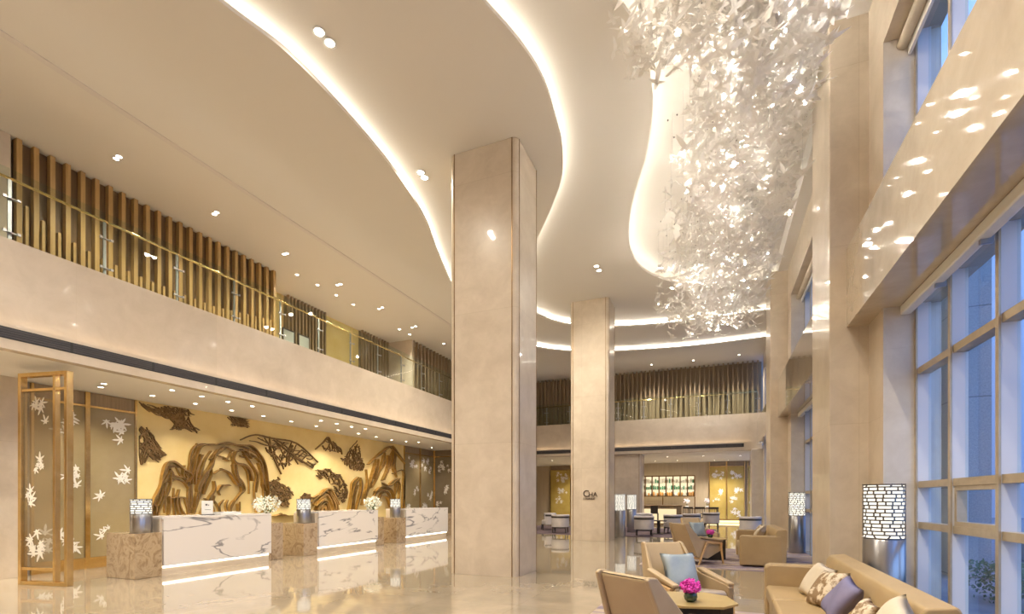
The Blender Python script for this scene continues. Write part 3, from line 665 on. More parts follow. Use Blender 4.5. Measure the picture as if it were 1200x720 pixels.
# ---------------------------------------------------------------- reception counters
CX = -9.25
def fluff(mb, c, n, r, size, rr, m=0, squash=.75):
    for i in range(n):
        while True:
            p = Vector((rr.uniform(-1,1), rr.uniform(-1,1), rr.uniform(-1,1)))
            if p.length < 1: break
        p = Vector((p.x*r, p.y*r, p.z*r*squash)); u = Vector((rr.gauss(0,1), rr.gauss(0,1), rr.gauss(0,1))).normalized(); v = u.orthogonal()
        q = Vector(c)+p; s = size*rr.uniform(.6, 1.2)
        w = u.cross(v)
        mb.add([q+u*s, q+v*s*.5, q-u*s*.6, q-v*s*.5, q+w*s*.22, q-w*s*.22], [(0,1,4), (1,2,4), (2,3,4), (3,0,4), (1,0,5), (2,1,5), (3,2,5), (0,3,5)], m)
def pierced_lamp(name, lab, loc, r, zs, zt, rows, cols, group=None, seed=1):
    """cylinder lamp: steel drum from 0 to zs, pierced glowing shade from zs to zt"""
    rr = random.Random(seed)
    t = thing(name, lab, 'lamp', loc, group=group)
    obj('drum', M().lathe([(r*.96, 0), (r, .01), (r, zs-.004), (r*.98, zs)], 40), MT['steel'], t, local=True, smooth=True)
    obj('diffuser', M().lathe([(r*.93, zs), (r*.93, zt-.01)], 40), MT['lampshade'], t, local=True, smooth=True, label='glowing inner diffuser')
    mb = M(); n = 48; dz = (zt-zs)/rows; bw = dz*.36
    for i in range(rows+1):
        z = min(zs+i*dz, zt-bw)
        mb.lathe([(r*.975, z), (r, z), (r, z+bw), (r*.975, z+bw), (r*.975, z)], n)
    for i in range(rows):
        if i in (0, rows-1): per = 10; ph = rr.uniform(0, 1)
        else: per = cols; ph = rr.uniform(0, 1)
        for k in range(per):
            a = 2*PI*(k+ph+(rr.uniform(-.28, .28) if per == cols else 0))/per; z0 = zs+i*dz; z1 = z0+dz
            sl = .0 if per == cols else (.35 if k % 2 else -.35)*dz/r
            p = Vector((math.cos(a-sl)*r*.988, math.sin(a-sl)*r*.988, z0)); q = Vector((math.cos(a+sl)*r*.988, math.sin(a+sl)*r*.988, z1))
            mb.bar(p, q, bw*1.1, r*.024, up=(math.cos(a), math.sin(a), 0))
    obj('pierced_shade', mb, MT['gun'], t, local=True)
    return t
def counter(labw, laby, b0, b1, w0, w1, e1, i):
    yb0, yb1, yw0, yw1, ye = Yof(b0, CX), Yof(b1, CX), Yof(w0, CX), Yof(w1, CX), Yof(e1, CX)
    nm = ('first', 'second', 'third')[i]
    obj('stone_block', M().box(CX-.78, CX+.02, yb0, yb1, 0, .79), MT['brownstone'], label='brown figured marble block carrying a small lamp, at the near end of the %s counter' % nm, cat='stone block', group='brown marble blocks at the counters', bevel=.008)
    obj('stone_block', M().box(CX-.70, CX-.06, yw1+.004, ye, 0, .84), MT['brownstone'], label='narrow brown marble block closing the far end of the %s counter' % nm, cat='stone block', group='brown marble blocks at the counters', bevel=.008)
    t = thing('reception_counter', labw, 'reception counter', (CX-.4, (yw0+yw1)/2, 0), group='white marble reception counters')
    obj('front_panel', M().box(CX-.05, CX, yw0, yw1, .17, 1.02), MT['calacatta'], t, bevel=.004)
    obj('counter_top', M().box(CX-.78, CX+.004, yw0-.03, yw1, 1.02, 1.065), MT['calacatta'], t, bevel=.004)
    obj('side_panel', M().box(CX-.76, CX-.05, yb1+.002, yw0+.02, .17, 1.02), MT['fascia'], t); obj('side_panel', M().box(CX-.76, CX-.05, yw1-.06, yw1-.002, .17, 1.02), MT['calacatta'], t)
    obj('plinth', M().box(CX-.74, CX-.07, yb1+.002, yw1-.01, 0, .17), MT['fascia'], t)
    obj('light_strip', M().box(CX-.068, CX-.05, yw0+.02, yw1-.03, .135, .165), MT['ledc'], t, label='glowing strip under the front panel')
    return (yb0+yb1)/2, (yw0+yw1)/2, (yw1+ye)/2, yw0, yw1
C = [counter('white veined marble counter with glowing plinth, the longest and nearest the brass screen', '', 157, 189, 192, 318, 334, 0),
     counter('white veined marble counter with glowing plinth, in the middle of the three', '', 355, 371, 374, 443, 452, 1),
     counter('white veined marble counter with glowing plinth, farthest from the brass screen', '', 464, 475, 476, 525, 531, 2)]
for i, c in enumerate(C):
    pierced_lamp('table_lamp', 'small steel lamp with glowing pierced shade on the stone block of the %s counter' % ('first', 'second', 'third')[i], (CX-.22, c[0]+.02, .79), .165, .33, .60, 7, 9, 'small lamps on the stone blocks', seed=i+3)
for i, (c, s) in enumerate(((C[0], .40), (C[1], .36))):
    rr = random.Random(30+i)
    t = thing('flower_arrangement', 'airy white bouquet on the narrow block between the %s counters' % ('first and second', 'second and third')[i], 'flowers', (CX-.35, c[2], .84))
    obj('vase', M().lathe([(.05, 0), (.08, .03), (.09, .1), (.06, .17), (.065, .18)], 20), MT['vase'], t, local=True, smooth=True)
    mb = M(); fluff(mb, (0, 0, .42), 230, s*.75, .045, rr); obj('blossom', mb, MT['petal'], t, local=True)
    mb = M()
    for k in range(26):
        a = rr.uniform(0, 2*PI); q = rr.uniform(.05, s*.65); mb.tube([(0, 0, .12), (q*.4*math.cos(a), q*.4*math.sin(a), .28), (q*math.cos(a), q*math.sin(a), .42+rr.uniform(-.1, .2))], .004, 5)
    obj('stem', mb, MT['leaf'], t, local=True)
t = thing('sign_card', 'small white sign card in a clear holder on the first counter', 'sign', (CX-.3, Yof(243, CX-.3), 1.065), 0)
obj('holder_base', M().box(-.04, .04, -.13, .13, 0, .015), MT['gun'], t, local=True); obj('card', M().box(-.008, .004, -.12, .12, .015, .29), MT['paper'], t, local=True)
obj('printed_mark', M().box(.0041, .0055, -.045, .0, .19, .225).box(.0041, .0055, .015, .035, .19, .21).box(.0041, .0055, -.06, .07, .105, .112), MT['gun'], t, local=True)
t = thing('brochure_tray', 'low pale tray on the far half of the first counter', 'tray', (CX-.25, Yof(266, CX-.25), 1.065))
obj('tray', M().box(-.12, .12, -.24, .24, 0, .045), MT['paper'], t, local=True, bevel=.008); obj('rim', M().box(-.13, .13, -.25, .25, .045, .055), MT['white'], t, local=True)
# ---------------------------------------------------------------- downlights
RING = M().lathe([(.05, -.001), (.062, -.004), (.062, -.008), (.045, -.008), (.042, -.001)], 20); DISC = M().lathe([(.043, -.0012), (.043, -.0045)], 20)
dl_proto = None
def downlight(x, y, z, lab, grp, scale=1.0, spot=None, size=2.1, col=(1, .90, .745), blend=.7):
    global dl_proto
    if dl_proto is None:
        t = thing('recessed_downlight', lab, 'downlight', (x, y, z), group=grp)
        obj('trim_ring', RING, MT['white'], t, local=True, smooth=True); obj('lens', DISC, MT['lamp'], t, local=True); dl_proto = t
    else: t = dup(dl_proto, (x, y, z), 0, lab, grp)
    t.scale = (scale,)*3
    if spot:
        l = bpy.data.lights.new('downlight_beam', 'SPOT'); l.energy = spot*1.7; l.color = col; l.spot_size = size; l.spot_blend = blend; l.shadow_soft_size = .06
        o = bpy.data.objects.new('downlight_beam', l); COL.objects.link(o); o.location = (x, y, z-.03)
K3 = crop(2.77, 100, 440); K4 = crop(2.769, 300, 440)
SP = K3([(50,38), (60,27), (218,66), (282,48), (378,68), (357,92), (463,86), (475,114), (542,100), (578,132), (668,150), (765,147), (750,165), (820,178)])+K4([(210,148), (262,157), (267,178), (310,167), (333,189), (355,174), (390,200), (440,210), (487,215), (490,232), (528,217), (570,235), (600,215)])
for px, py in SP:
    p = onZ(px, py, LOW)
    if p.x > FX-.1: continue
    downlight(p.x, p.y, LOW, 'small glowing downlight in the low soffit over the reception counters', 'downlights in the reception soffit', 1.0, 30, 1.9)
UP = [(136,186), (139.5,183.5), (251,251), (254,249), (333,298), (336,297), (348,322), (372,334), (395.5,334), (399,333), (394,346), (414,357), (444,362), (448,360.5), (468,386), (483,384), (487,382.5), (480,392), (520,403), (763.6,427.5), (812.5,422.5), (866,416)]
for px, py in UP:
    p = onZ(px, py, L0); downlight(p.x, p.y, L0, 'small downlight in the lowest ceiling level near a balcony', 'downlights in the lowest ceiling level', 1.0, 48 if p.x < -9.6 else (190 if p.y > 18 else 130), 2.0)
for (px, py, z, lab) in ((374, 37, L1, 'round recessed spotlight in the ceiling strip left of the large column, upper of the pair'), (386.5, 50, L1, 'round recessed spotlight in the ceiling strip left of the large column, lower of the pair'), (493, 202, L1, 'small round spotlight touching the second curved light line, upper of its pair'), (497.5, 208, L1, 'small round spotlight touching the second curved light line, lower of its pair'), (699, 312, L2, 'small round spotlight in the ceiling above the lettered column, upper of its pair'), (702, 317, L2, 'small round spotlight in the ceiling above the lettered column, lower of its pair')):
    p = onZ(px, py, z); downlight(p.x, p.y, z, lab, 'paired ceiling spotlights', 1.5, 110, 2.9, blend=1)
# downlights of the parts of the same ceilings that the hall continues with (out of the photo, over the camera)
for x, y, z in ((-8.5, 1, L0), (-8.5, -2, L0), (-5, 1.5, L1), (.0, 2.0, L3), (0, 5, L3), (-1.2, 3.5, L3), (-.4, 0, L3)):
    downlight(x, y, z, 'recessed spotlight in the ceiling of the hall over the camera side', 'ceiling spotlights over the camera side', 1.2, 240, 2.4)
for x, y, z, e in ((-5.45, 12.9, L1, 320), (-6.15, 13.1, L1, 320), (-4.15, 17.9, L1, 260)):  # fill spots added out of sight behind the columns to brighten the far hall
    downlight(x, y, z, 'added fill spotlight in the middle ceiling level, hidden behind a column', 'added fill spotlights hidden behind the columns', 1.3, e, 2.8, blend=1)
for x, y in ((-8.5, 26.5), (-6.8, 28.5), (-8.2, 29.5), (-5.2, 26), (-2.3, 26.3), (-.6, 26.5), (.6, 29.6), (-.1, 29.6), (-2, 29), (-3.2, 29), (1.1, 27)):
    downlight(x, y, LOW, 'small downlight in the low ceiling of the tea lounge', 'downlights in the tea lounge ceiling', 1.1, 120, 2.1)
for x, y in ((-12.4, 3.4), (-11.2, 2.9), (-13.3, 2.6)): downlight(x, y, LOW, 'added fill downlight in the low ceiling beside the brass screen, out of view', 'added fill downlights in the passage by the brass screen', 1.0, 150, 2.4)  # out-of-view lamps added to brighten the stone wall at far left
# ---------------------------------------------------------------- chandelier
def chandelier():
    rr = random.Random(11)
    t = thing('chandelier', 'huge cascading chandelier of white glass bird shaped leaves hanging from the ceiling recess', 'chandelier', (-.2, 9.5, L3))
    def leaf(seed):
        q = random.Random(seed); mb = M(); rings = 3; nseg = 20
        tips = [(0, 1.0), (q.uniform(1.2, 1.7), .55), (PI+q.uniform(-.3, .3), .95), (q.uniform(4.4, 5.1), .5)]
        def rad(a):
            v = 0
            for ta, tl in tips:
                d = abs((a-ta+PI) % (2*PI)-PI); v = max(v, tl*max(0, 1-d/.95)**2.1)
            return .13+v*.87
        bend, tw, wv = q.uniform(-.55, .55), q.uniform(-.5, .5), q.uniform(0, 6)
        vs = []
        angs = sorted(set([round(2*PI*i/nseg, 4) for i in range(nseg)]+[round(a % (2*PI), 4) for a, _ in tips]))
        n = len(angs)
        for side in (1, -1):
            vs.append((0, 0, side*.012))
            for r in range(1, rings+1):
                for a in angs:
                    f = r/rings; x, y = rad(a)*f*math.cos(a), rad(a)*f*math.sin(a)*.95
                    z = bend*x*x+tw*x*y+.09*math.sin(5*x+wv)+.08*math.sin(4*y+wv)
                    vs.append((x, y, z+side*.012*(1.1-f)))
        fs = []; h = 1+rings*n
        for s in (0, 1):
            b = s*h
            for i in range(n):
                tri = (b, b+1+i, b+1+(i+1) % n); fs.append(tri if s == 0 else tri[::-1])
                for r in range(rings-1):
                    o = b+1+r*n; qd = (o+i, o+n+i, o+n+(i+1) % n, o+(i+1) % n); fs.append(qd if s == 0 else qd[::-1])
        mb.add([Vector(v)*.205 for v in vs], fs); return mb
    protos = [leaf(100+i) for i in range(7)]
    CTRL = [(905,-110,5.0,105,60,.8), (905,-40,5.6,100,60,1.0), (905,40,6.3,85,60,1.35), (905,115,7.4,76,55,1.35), (885,190,8.6,74,50,1.4), (868,250,10,76,38,1.35), (855,305,11.6,70,32,1.2), (838,350,13,58,26,1.0), (828,382,14,48,14,.55)]
    LEFT = [(800,-120,5.0,80,50,.5), (790,-50,5.7,75,45,.6), (782,20,6.1,62,34,.8), (775,62,6.6,48,22,.5), (760,85,7.0,30,14,.15)]
    pos = []
    def run(ctrl, n):
        W = [c[5] for c in ctrl]
        for k in range(n):
            i = rr.choices(range(len(ctrl)-1), [(W[j]+W[j+1])/2 for j in range(len(ctrl)-1)])[0]
            f = rr.random(); a, b = ctrl[i], ctrl[i+1]
            c = [a[j]+(b[j]-a[j])*f for j in range(5)]
            px = c[0]+c[3]*max(-1.15, min(1.15, rr.gauss(0, .55))); py = c[1]+c[4]*max(-1, min(1, rr.gauss(0, .5)))
            w = c[2]*(1+rr.gauss(0, .05))
            p = PW(px, py, w)
            if p.z > L3-.25 or p.x > 1.25: continue
            pos.append((p, w, py))
    run(CTRL, 3300); run(LEFT, 140)
    for k in range(45):                       # loose outliers in the gap
        p = PW(rr.uniform(805, 850), rr.uniform(40, 250), rr.uniform(6.5, 9.5))
        if p.z < L3-.3: pos.append((p, 8, 200))
    seen = sorted([q for q in pos if q[2] > -15], key=lambda q: q[1])
    first = set(id(q) for q in seen[:100])
    def xf(p):
        return Matrix.Translation(p) @ Matrix.Rotation(rr.gauss(-.9, .8), 4, 'Z') @ Matrix.Rotation(rr.gauss(.0, .30), 4, 'X') @ Matrix.Rotation(rr.gauss(.0, .30), 4, 'Y') @ Matrix.Scale(rr.uniform(.72, 1.12), 4)
    base = []
    for pr in protos:
        me = bpy.data.meshes.new('glass_leaf'); me.from_pydata(pr.v, [], pr.f); me.materials.append(MT['artglass'])
        for p in me.polygons: p.use_smooth = True
        base.append(me)
    mass = M(); inv = Matrix.Translation(-t.location)
    for q in pos:
        k = rr.randrange(7); X = xf(q[0])
        if id(q) in first:
            o = bpy.data.objects.new('glass_leaf', base[k]); COL.objects.link(o); o.parent = t; o.matrix_local = inv @ X
        else: mass.add([X @ Vector(v) for v in protos[k].v], protos[k].f)
    o = obj('glass_leaf', mass, MT['artglass'], t, smooth=True, kind='stuff')
    wires = M(); fit = M()
    for q in pos[::7]:
        p = q[0]; wires.tube([p, (p.x, p.y, L3-.012)], .0016, 3)
    for q in pos[::5]:
        p = q[0]; x, y = p.x+rr.gauss(0, .15), p.y+rr.gauss(0, .2); fit.lathe([(.012, -.02), (.012, -.002)], 6, (x, y, L3))
    obj('suspension_wire', wires, MT['steel'], t, kind='stuff')
    obj('ceiling_anchor', fit, MT['gun'], t, kind='stuff')
    bl = [q[0] for q in rr.sample(pos, 70)]
    for p in bl:
        obj('bulb', M().ball((p.x, p.y, p.z-.05), .016, 6), MT['bulb'], t, smooth=True)
    for p in [q[0] for q in rr.sample(pos, 60)]:
        l = bpy.data.lights.new('bulb_light', 'POINT'); l.energy = 10; l.color = (1, .93, .82); l.shadow_soft_size = .03
        o = bpy.data.objects.new('bulb_light', l); COL.objects.link(o); o.location = p
chandelier()
# ---------------------------------------------------------------- furniture
def pillow(w, h, t, n=14, seed=0):
    rr = random.Random(seed); mb = M(); vs = []; fs = []
    for s in (1, -1):
        for j in range(n+1):
            for i in range(n+1):
                u, v = 2*i/n-1, 2*j/n-1
                k = max(0, (1-u**4)*(1-v**4))**.55
                pin = 1-.10*(1-v*v)*abs(u)**3 if abs(u) > abs(v) else 1-.10*(1-u*u)*abs(v)**3
                vs.append((u*w/2*pin, s*t/2*k+.008*math.sin(4*u+3*v+seed)*k, v*h/2*pin))
    o = (n+1)**2
    for j in range(n):
        for i in range(n):
            a = j*(n+1)+i; q = (a, a+1, a+n+2, a+n+1)
            fs += [q, tuple(o+x for x in q[::-1])]
    mb.add(vs, fs)
    def bid(i, j): return j*(n+1)+i
    rim = [bid(i, 0) for i in range(n)]+[bid(n, j) for j in range(n)]+[bid(n-i, n) for i in range(n)]+[bid(0, n-j) for j in range(n)]
    for a, b in zip(rim, rim[1:]+rim[:1]): mb.f.append((b, a, o+a, o+b)); mb.mi.append(0)
    return mb
def xform(mb, mx):
    mb.v = [tuple(mx @ Vector(v)) for v in mb.v]; return mb
def cushion(lab, loc, rz, tilt, size, m, seed=0, roll=0, name='cushion'):
    mb = xform(pillow(size, size, size*.36, seed=seed), Matrix.Translation((0, 0, size*.5*(abs(math.cos(roll))+abs(math.sin(roll)))*math.cos(tilt)+.01)) @ Matrix.Rotation(tilt, 4, 'X') @ Matrix.Rotation(roll, 4, 'Y'))
    o = obj(name, mb, m, smooth=True, label=lab, cat='cushion'); 
    o.location = Vector((0,0,0)); me = o.data
    off = Vector(((min(v[0] for v in mb.v)+max(v[0] for v in mb.v))/2, (min(v[1] for v in mb.v)+max(v[1] for v in mb.v))/2, min(v[2] for v in mb.v)))
    o.location = Vector(loc)+Matrix.Rotation(rz, 3, 'Z') @ Vector((0, 0, 0)); o.rotation_euler = (0, 0, rz); return o
def armchair(lab, loc, rz):
    """local +Y is the facing direction"""
    t = thing('armchair', lab, 'armchair', loc, rz, group='low leather armchairs')
    W = .66
    def tap(mb):
        mb.v = [(v[0]*(1-.24*max(0, v[2]-.42)/.44), v[1], v[2]) for v in mb.v]; return mb
    bk = M(); prof = [(-.24, .20), (-.50, .84), (-.485, .862), (-.455, .865), (-.43, .85), (-.13, .30), (-.13, .20)]
    bk.prism([(-W/2+.05, y, z) for y, z in prof], (W-.10, 0, 0)); obj('backrest', tap(bk), MT['leather2'], t, local=True, bevel=.018, seg=3)
    obj('seat', M().prism([(-W/2+.055, y, z) for y, z in ((-.22, .18), (-.22, .36), (.36, .425), (.40, .40), (.38, .27), (.0, .14))], (W-.11, 0, 0)), MT['seatgrey'], t, local=True, bevel=.025, seg=3)
    for s in (-1, 1):
        x = s*(W/2-.05) if s > 0 else -W/2
        side = [(-.26, .17), (-.53, .855), (-.50, .875), (-.43, .865), (-.20, .585), (-.08, .545), (.38, .49), (.415, .465), (.41, .43), (.40, .30), (.02, .13)]
        obj('side_wing', tap(M().prism([(x, y, z) for y, z in side], (.05, 0, 0))), MT['leather2'], t, local=True, bevel=.014, seg=3)
        xa = s*(W/2-.018)
        obj('arm_pad', M().bar((xa, -.17, .585), (xa, .41, .488), .085, .04, .075, .045), MT['leather2'], t, local=True, bevel=.016, seg=3)
        xl = s*(W/2+.018)
        a = M().bar((xl, .33, .46), (xl, .41, .006), .034, .05, .024, .03).bar((xl, -.02, .475), (xl, -.25, .006), .034, .05, .024, .03).bar((xl, -.05, .472), (xl, .37, .445), .032, .04)
        obj('leg_frame', a, MT['legwood'], t, local=True, bevel=.006)
    obj('cross_rail', M().bar((-W/2-.02, -.2, .135), (W/2+.02, -.2, .135), .03, .035), MT['legwood'], t, local=True, bevel=.005)
    return t
def ch_rz(fx, fy): return math.atan2(-fx, fy)
ac1 = armchair('low tan leather armchair with its back to the camera in the foreground', (-.315, 3.86, .012), ch_rz(.57, .82))
def ac(lab, loc, f): return dup(ac1, loc, ch_rz(*f), lab)
ac2 = ac('low tan leather armchair holding a pale blue cushion in the foreground', (-.34, 5.78, .012), (.55, -.83))
ac3 = ac('low tan leather armchair with oak legs seen from its side beyond the foreground group', (-.40, 11.35, .012), (.72, .69))
ac4 = ac('low tan leather armchair facing the camera behind the side-on armchair', (-.42, 13.75, .012), (.5, -.86))
def on_chair(a, y, z):
    return Matrix.Translation(a.location) @ Matrix.Rotation(a.rotation_euler.z, 4, 'Z') @ Vector((0, y, z))
for a, lab in ((ac2, 'pale blue satin cushion leaning in the foreground armchair'), (ac4, 'pale blue satin cushion on the far armchair')):
    p = on_chair(a, -.06, .39); cushion(lab, p, a.rotation_euler.z, .42, .42, MT['silk'], seed=3)
def side_table(lab, loc, group='octagonal side tables'):
    t = thing('side_table', lab, 'side table', loc, group=group)
    def octa(r, cut, z): 
        return [(r, -r+cut, z), (r, r-cut, z), (r-cut, r, z), (-r+cut, r, z), (-r, r-cut, z), (-r, -r+cut, z), (-r+cut, -r, z), (r-cut, -r, z)]
    obj('table_top', M().prism(octa(.335, .165, .455), (0, 0, .022)), noisy(mat('gilt_veneer', rough=.3, metal=.35), (.50, .36, .14), (.60, .45, .20), 4), t, local=True, bevel=.004)
    obj('pedestal', M().prism(octa(.30, .15, 0), (0, 0, .455)), MT['blackwood'], t, local=True, bevel=.006)
    return t
st1 = side_table('octagonal gilt topped side table between the two foreground armchairs', (-.19, 4.79, .012)); st1.rotation_euler.z = .25
st2 = dup(st1, (-.13, 12.3, .012), .25, 'octagonal dark side table between the two far armchairs')
def posy(lab, loc, seed):
    rr = random.Random(seed); t = thing('flower_pot', lab, 'flowers', loc, group='magenta posies')
    t.scale = (.82,)*3
    obj('bowl', M().lathe([(.04, 0), (.062, .02), (.072, .055), (.062, .095), (.055, .10), (.05, .09)], 24), MT['vase'], t, local=True, smooth=True)
    mb = M(); fluff(mb, (0, 0, .165), 420, .105, .024, rr, squash=.72); obj('blossom', mb, MT['pink'], t, local=True)
    mb = M(); fluff(mb, (0, 0, .10), 16, .06, .03, rr, squash=.3); obj('leaf', mb, MT['leaf'], t, local=True)
    return t
posy('magenta flower posy in a round green bowl on the foreground side table', (-.21, 4.64, .49), 4)
posy('magenta flower posy on the dark side table beyond the foreground', (-.13, 12.28, .49), 5)
def sofa(lab, x0, x1, y0, y1, nseat, rz=0):
    cx, cy = (x0+x1)/2, (y0+y1)/2; d, l = x1-x0, y1-y0
    t = thing('sofa', lab, 'sofa', (cx, cy, .012), rz, group='tan leather sofas')
    hx, hy, aw = d/2, l/2, .20
    obj('base', M().box(-hx+.03, hx-.02, -hy+.02, hy-.02, .03, .24), MT['leather'], t, local=True, bevel=.015, seg=3)
    for i in range(nseat):
        a = -hy+aw+i*(l-2*aw)/nseat; b = a+(l-2*aw)/nseat
        obj('seat_cushion', M().box(-hx, hx-.22, a+.003, b-.003, .241, .40), MT['leather'], t, local=True, bevel=.035, seg=4)
    obj('backrest', M().prism([(x, -hy+.01, z) for x, z in ((hx-.24, .25), (hx-.20, .70), (hx-.17, .75), (hx-.02, .77), (hx, .74), (hx-.02, .03), (hx-.1, .03))], (0, l-.02, 0)), MT['leather'], t, local=True, bevel=.03, seg=4)
    for s in (-1, 1):
        y = s*(hy-aw/2)
        obj('armrest', M().prism([(-hx-.01, y-aw/2, .03), (-hx-.01, y-aw/2, .60), (-hx+.03, y-aw/2, .635), (hx-.10, y-aw/2, .635), (hx-.06, y-aw/2, .03)], (0, aw, 0)), MT['leather'], t, local=True, bevel=.035, seg=4)
        for x in (-hx+.08, hx-.1): obj('leg', M().box(x-.03, x+.03, s*(hy-.1)-.03, s*(hy-.1)+.03, 0, .035), MT['blackwood'], t, local=True)
    return t
sofa('long tan leather sofa in the right foreground strewn with cushions', .50, 1.32, 3.55, 6.55, 3, -.02)
sofa('shorter tan leather sofa beyond the foreground group facing left', .45, 1.30, 11.1, 13.3, 2)
for lab, px, w, m, s, sd, r in (('cream linen cushion in the corner of the long sofa', 958, 5.30, 'cream', .38, 1, .12), ('scroll patterned cushion next to the corner cushion on the long sofa', 969, 4.72, 'pattern', .38, 2, -.1), ('violet grey cushion in the middle of the long sofa', 986, 4.23, 'violet', .37, 3, .22), ('smaller scroll patterned cushion between violet and cream ones on the long sofa', 1008, 3.95, 'pattern', .33, 4, .05), ('cream linen cushion at the near end of the row on the long sofa', 1038, 3.62, 'cream', .42, 5, .2)):
    cushion(lab, (.935, Yof(px, .935), .39), -PI/2+.12+.2*math.sin(sd), -.55, s, MT[m], sd, r)
cushion('scroll patterned cushion on the far sofa', (.90, 12.55, .395), -PI/2+.2, -.45, .42, MT['pattern'], 6, .1)
cushion('cream linen cushion in front of the patterned one on the far sofa', (.86, 12.0, .395), -PI/2-.25, -.5, .40, MT['cream'], 7, .3)
# floor lamps
for lab, x, y in (('steel cylinder floor lamp with pierced glowing shade behind the long sofa', 1.69, 6.55), ('steel cylinder floor lamp with pierced shade by the far window', 1.90, 14.45), ('steel cylinder floor lamp beside the lettered column', -3.24, 18.15), ('steel cylinder floor lamp behind the one beside the lettered column', -3.22, 20.7)):
    if lab.startswith('steel cylinder floor lamp with pierced glowing'):
        fl = pierced_lamp('floor_lamp', lab, (x, y, 0), .192, .96, 1.555, 15, 13, 'cylinder floor lamps', seed=9)
    else: dup(fl, (x, y, 0), R.uniform(0, 6), lab)
# rugs
obj('rug', M().box(-1.5, 2.1, 10.6, 14.9, 0, .012), MT['rug'], label='violet and beige wave patterned rug under the far armchairs and sofa', cat='rug')
obj('rug', M().box(-1.4, 1.38, .8, 6.68, 0, .012), MT['rug'], label='violet and beige wave patterned rug under the foreground seats', cat='rug')
obj('carpet', M().box(-9.0, -.0, 18.4, 24.2, 0, .010), MT['rugdark'], label='plum carpet under the tub chairs of the tea lounge', cat='rug')
# tea lounge: tub chairs
def tub(lab, loc, rz):
    t = thing('tub_chair', lab, 'tub chair', loc, rz, group='pale grey tub chairs in the tea lounge')
    pts = []; r0, r1 = .36, .29; n = 18
    a0, a1 = math.radians(-205), math.radians(25)
    out = [(r0*math.cos(a0+(a1-a0)*i/n), r0*math.sin(a0+(a1-a0)*i/n)) for i in range(n+1)]; inn = [(r1*math.cos(a0+(a1-a0)*i/n), r1*math.sin(a0+(a1-a0)*i/n)) for i in range(n+1)]
    obj('shell', M().prism([(x, y, .24) for x, y in out+inn[::-1]], (0, 0, .42)), MT['tub'], t, local=True, bevel=.015)
    obj('seat_cushion', M().lathe([(.27, .24), (.285, .28), (.285, .40), (.26, .44)], 28), MT['tub'], t, local=True, smooth=True)
    obj('top_band', M().prism([(x*1.02, y*1.02, .61) for x, y in out]+[(x*1.0, y*1.0, .61) for x, y in out[::-1]], (0, 0, .05)), MT['blackwood'], t, local=True)
    obj('back_pad', M().tube([(r*math.cos(a), r*math.sin(a), .70) for r, a in ((.325, math.radians(-205+230*i/14)) for i in range(15))], .05, 10), MT['tub'], t, local=True, smooth=True)
    for sx, sy in ((-1,-1), (1,-1), (1,1), (-1,1)):
        obj('leg', M().bar((sx*.25, sy*.24, .25), (sx*.27, sy*.26, .004), .045, .045, .035, .035), MT['blackwood'], t, local=True)
    obj('base_rail', M().box(-.27, .27, -.285, -.245, .20, .24), MT['blackwood'], t, local=True)
    return t
tb = tub('pale grey tub chair nearest the twin floor lamps', (-2.50, 18.95, .01), .2)
for x, y, rz, lab in ((-1.62, 20.9, -.2, 'pale grey tub chair between the lamp side chair and the cluster at the tea bar'), (-.98, 22.6, .3, 'pale grey tub chair behind the far leather armchair'), (-.22, 24.9, 0, 'pale grey tub chair in front of the golden leaf panels'), (1.12, 19.6, .4, 'pale grey tub chair by the window side behind the far sofa'), (-5.85, 19.3, .1, 'pale grey tub chair seen between the two large columns, nearest the camera'), (-6.9, 20.9, 2.0, 'pale grey tub chair seen between the two large columns, behind and left'), (-5.5, 21.6, 3.1, 'pale grey tub chair seen between the two large columns, behind and right'), (-2.9, 22.0, 3.0, 'pale grey tub chair behind the pair of floor lamps')):
    dup(tb, (x, y, .01), rz, lab)
t = thing('tea_table', 'low black tea table among the tub chairs', 'table', (-2.1, 20.2, .01))
obj('table_top', M().box(-.3, .3, -.3, .3, .50, .53), MT['blackwood'], t, local=True); obj('pedestal', M().box(-.06, .06, -.06, .06, .02, .5).box(-.2, .2, -.2, .2, 0, .02), MT['blackwood'], t, local=True)
# dining chairs, dark
def dining(lab, loc, rz):
    t = thing('dining_chair', lab, 'chair', loc, rz, group='black wooden chairs at the tea bar')
    obj('seat', M().box(-.23, .23, -.22, .22, .44, .48), MT['blackwood'], t, local=True)
    for sx in (-.21, .21):
        obj('leg', M().box(sx-.02, sx+.02, .18, .22, 0, .44), MT['blackwood'], t, local=True); obj('leg', M().box(sx-.02, sx+.02, -.22, -.18, 0, .44), MT['blackwood'], t, local=True)
    b = M().box(-.23, .23, -.23, -.20, .90, .98).box(-.23, .23, -.23, -.20, .62, .66)
    for i in range(6): b.box(-.22+i*.083, -.195+i*.083, -.23, -.20, .48, .90)
    obj('backrest', b, MT['blackwood'], t, local=True); return t
d0 = dining('black wooden chair in front of the tea bar, nearest the bar front', (-1.30, 26.2, 0), 0)
for x, lab in ((-.75, 'black wooden chair in the middle of the row by the tea bar'), (-.12, 'black wooden chair nearest the golden leaf panels')): dup(d0, (x, 26.2, 0), 0, lab)
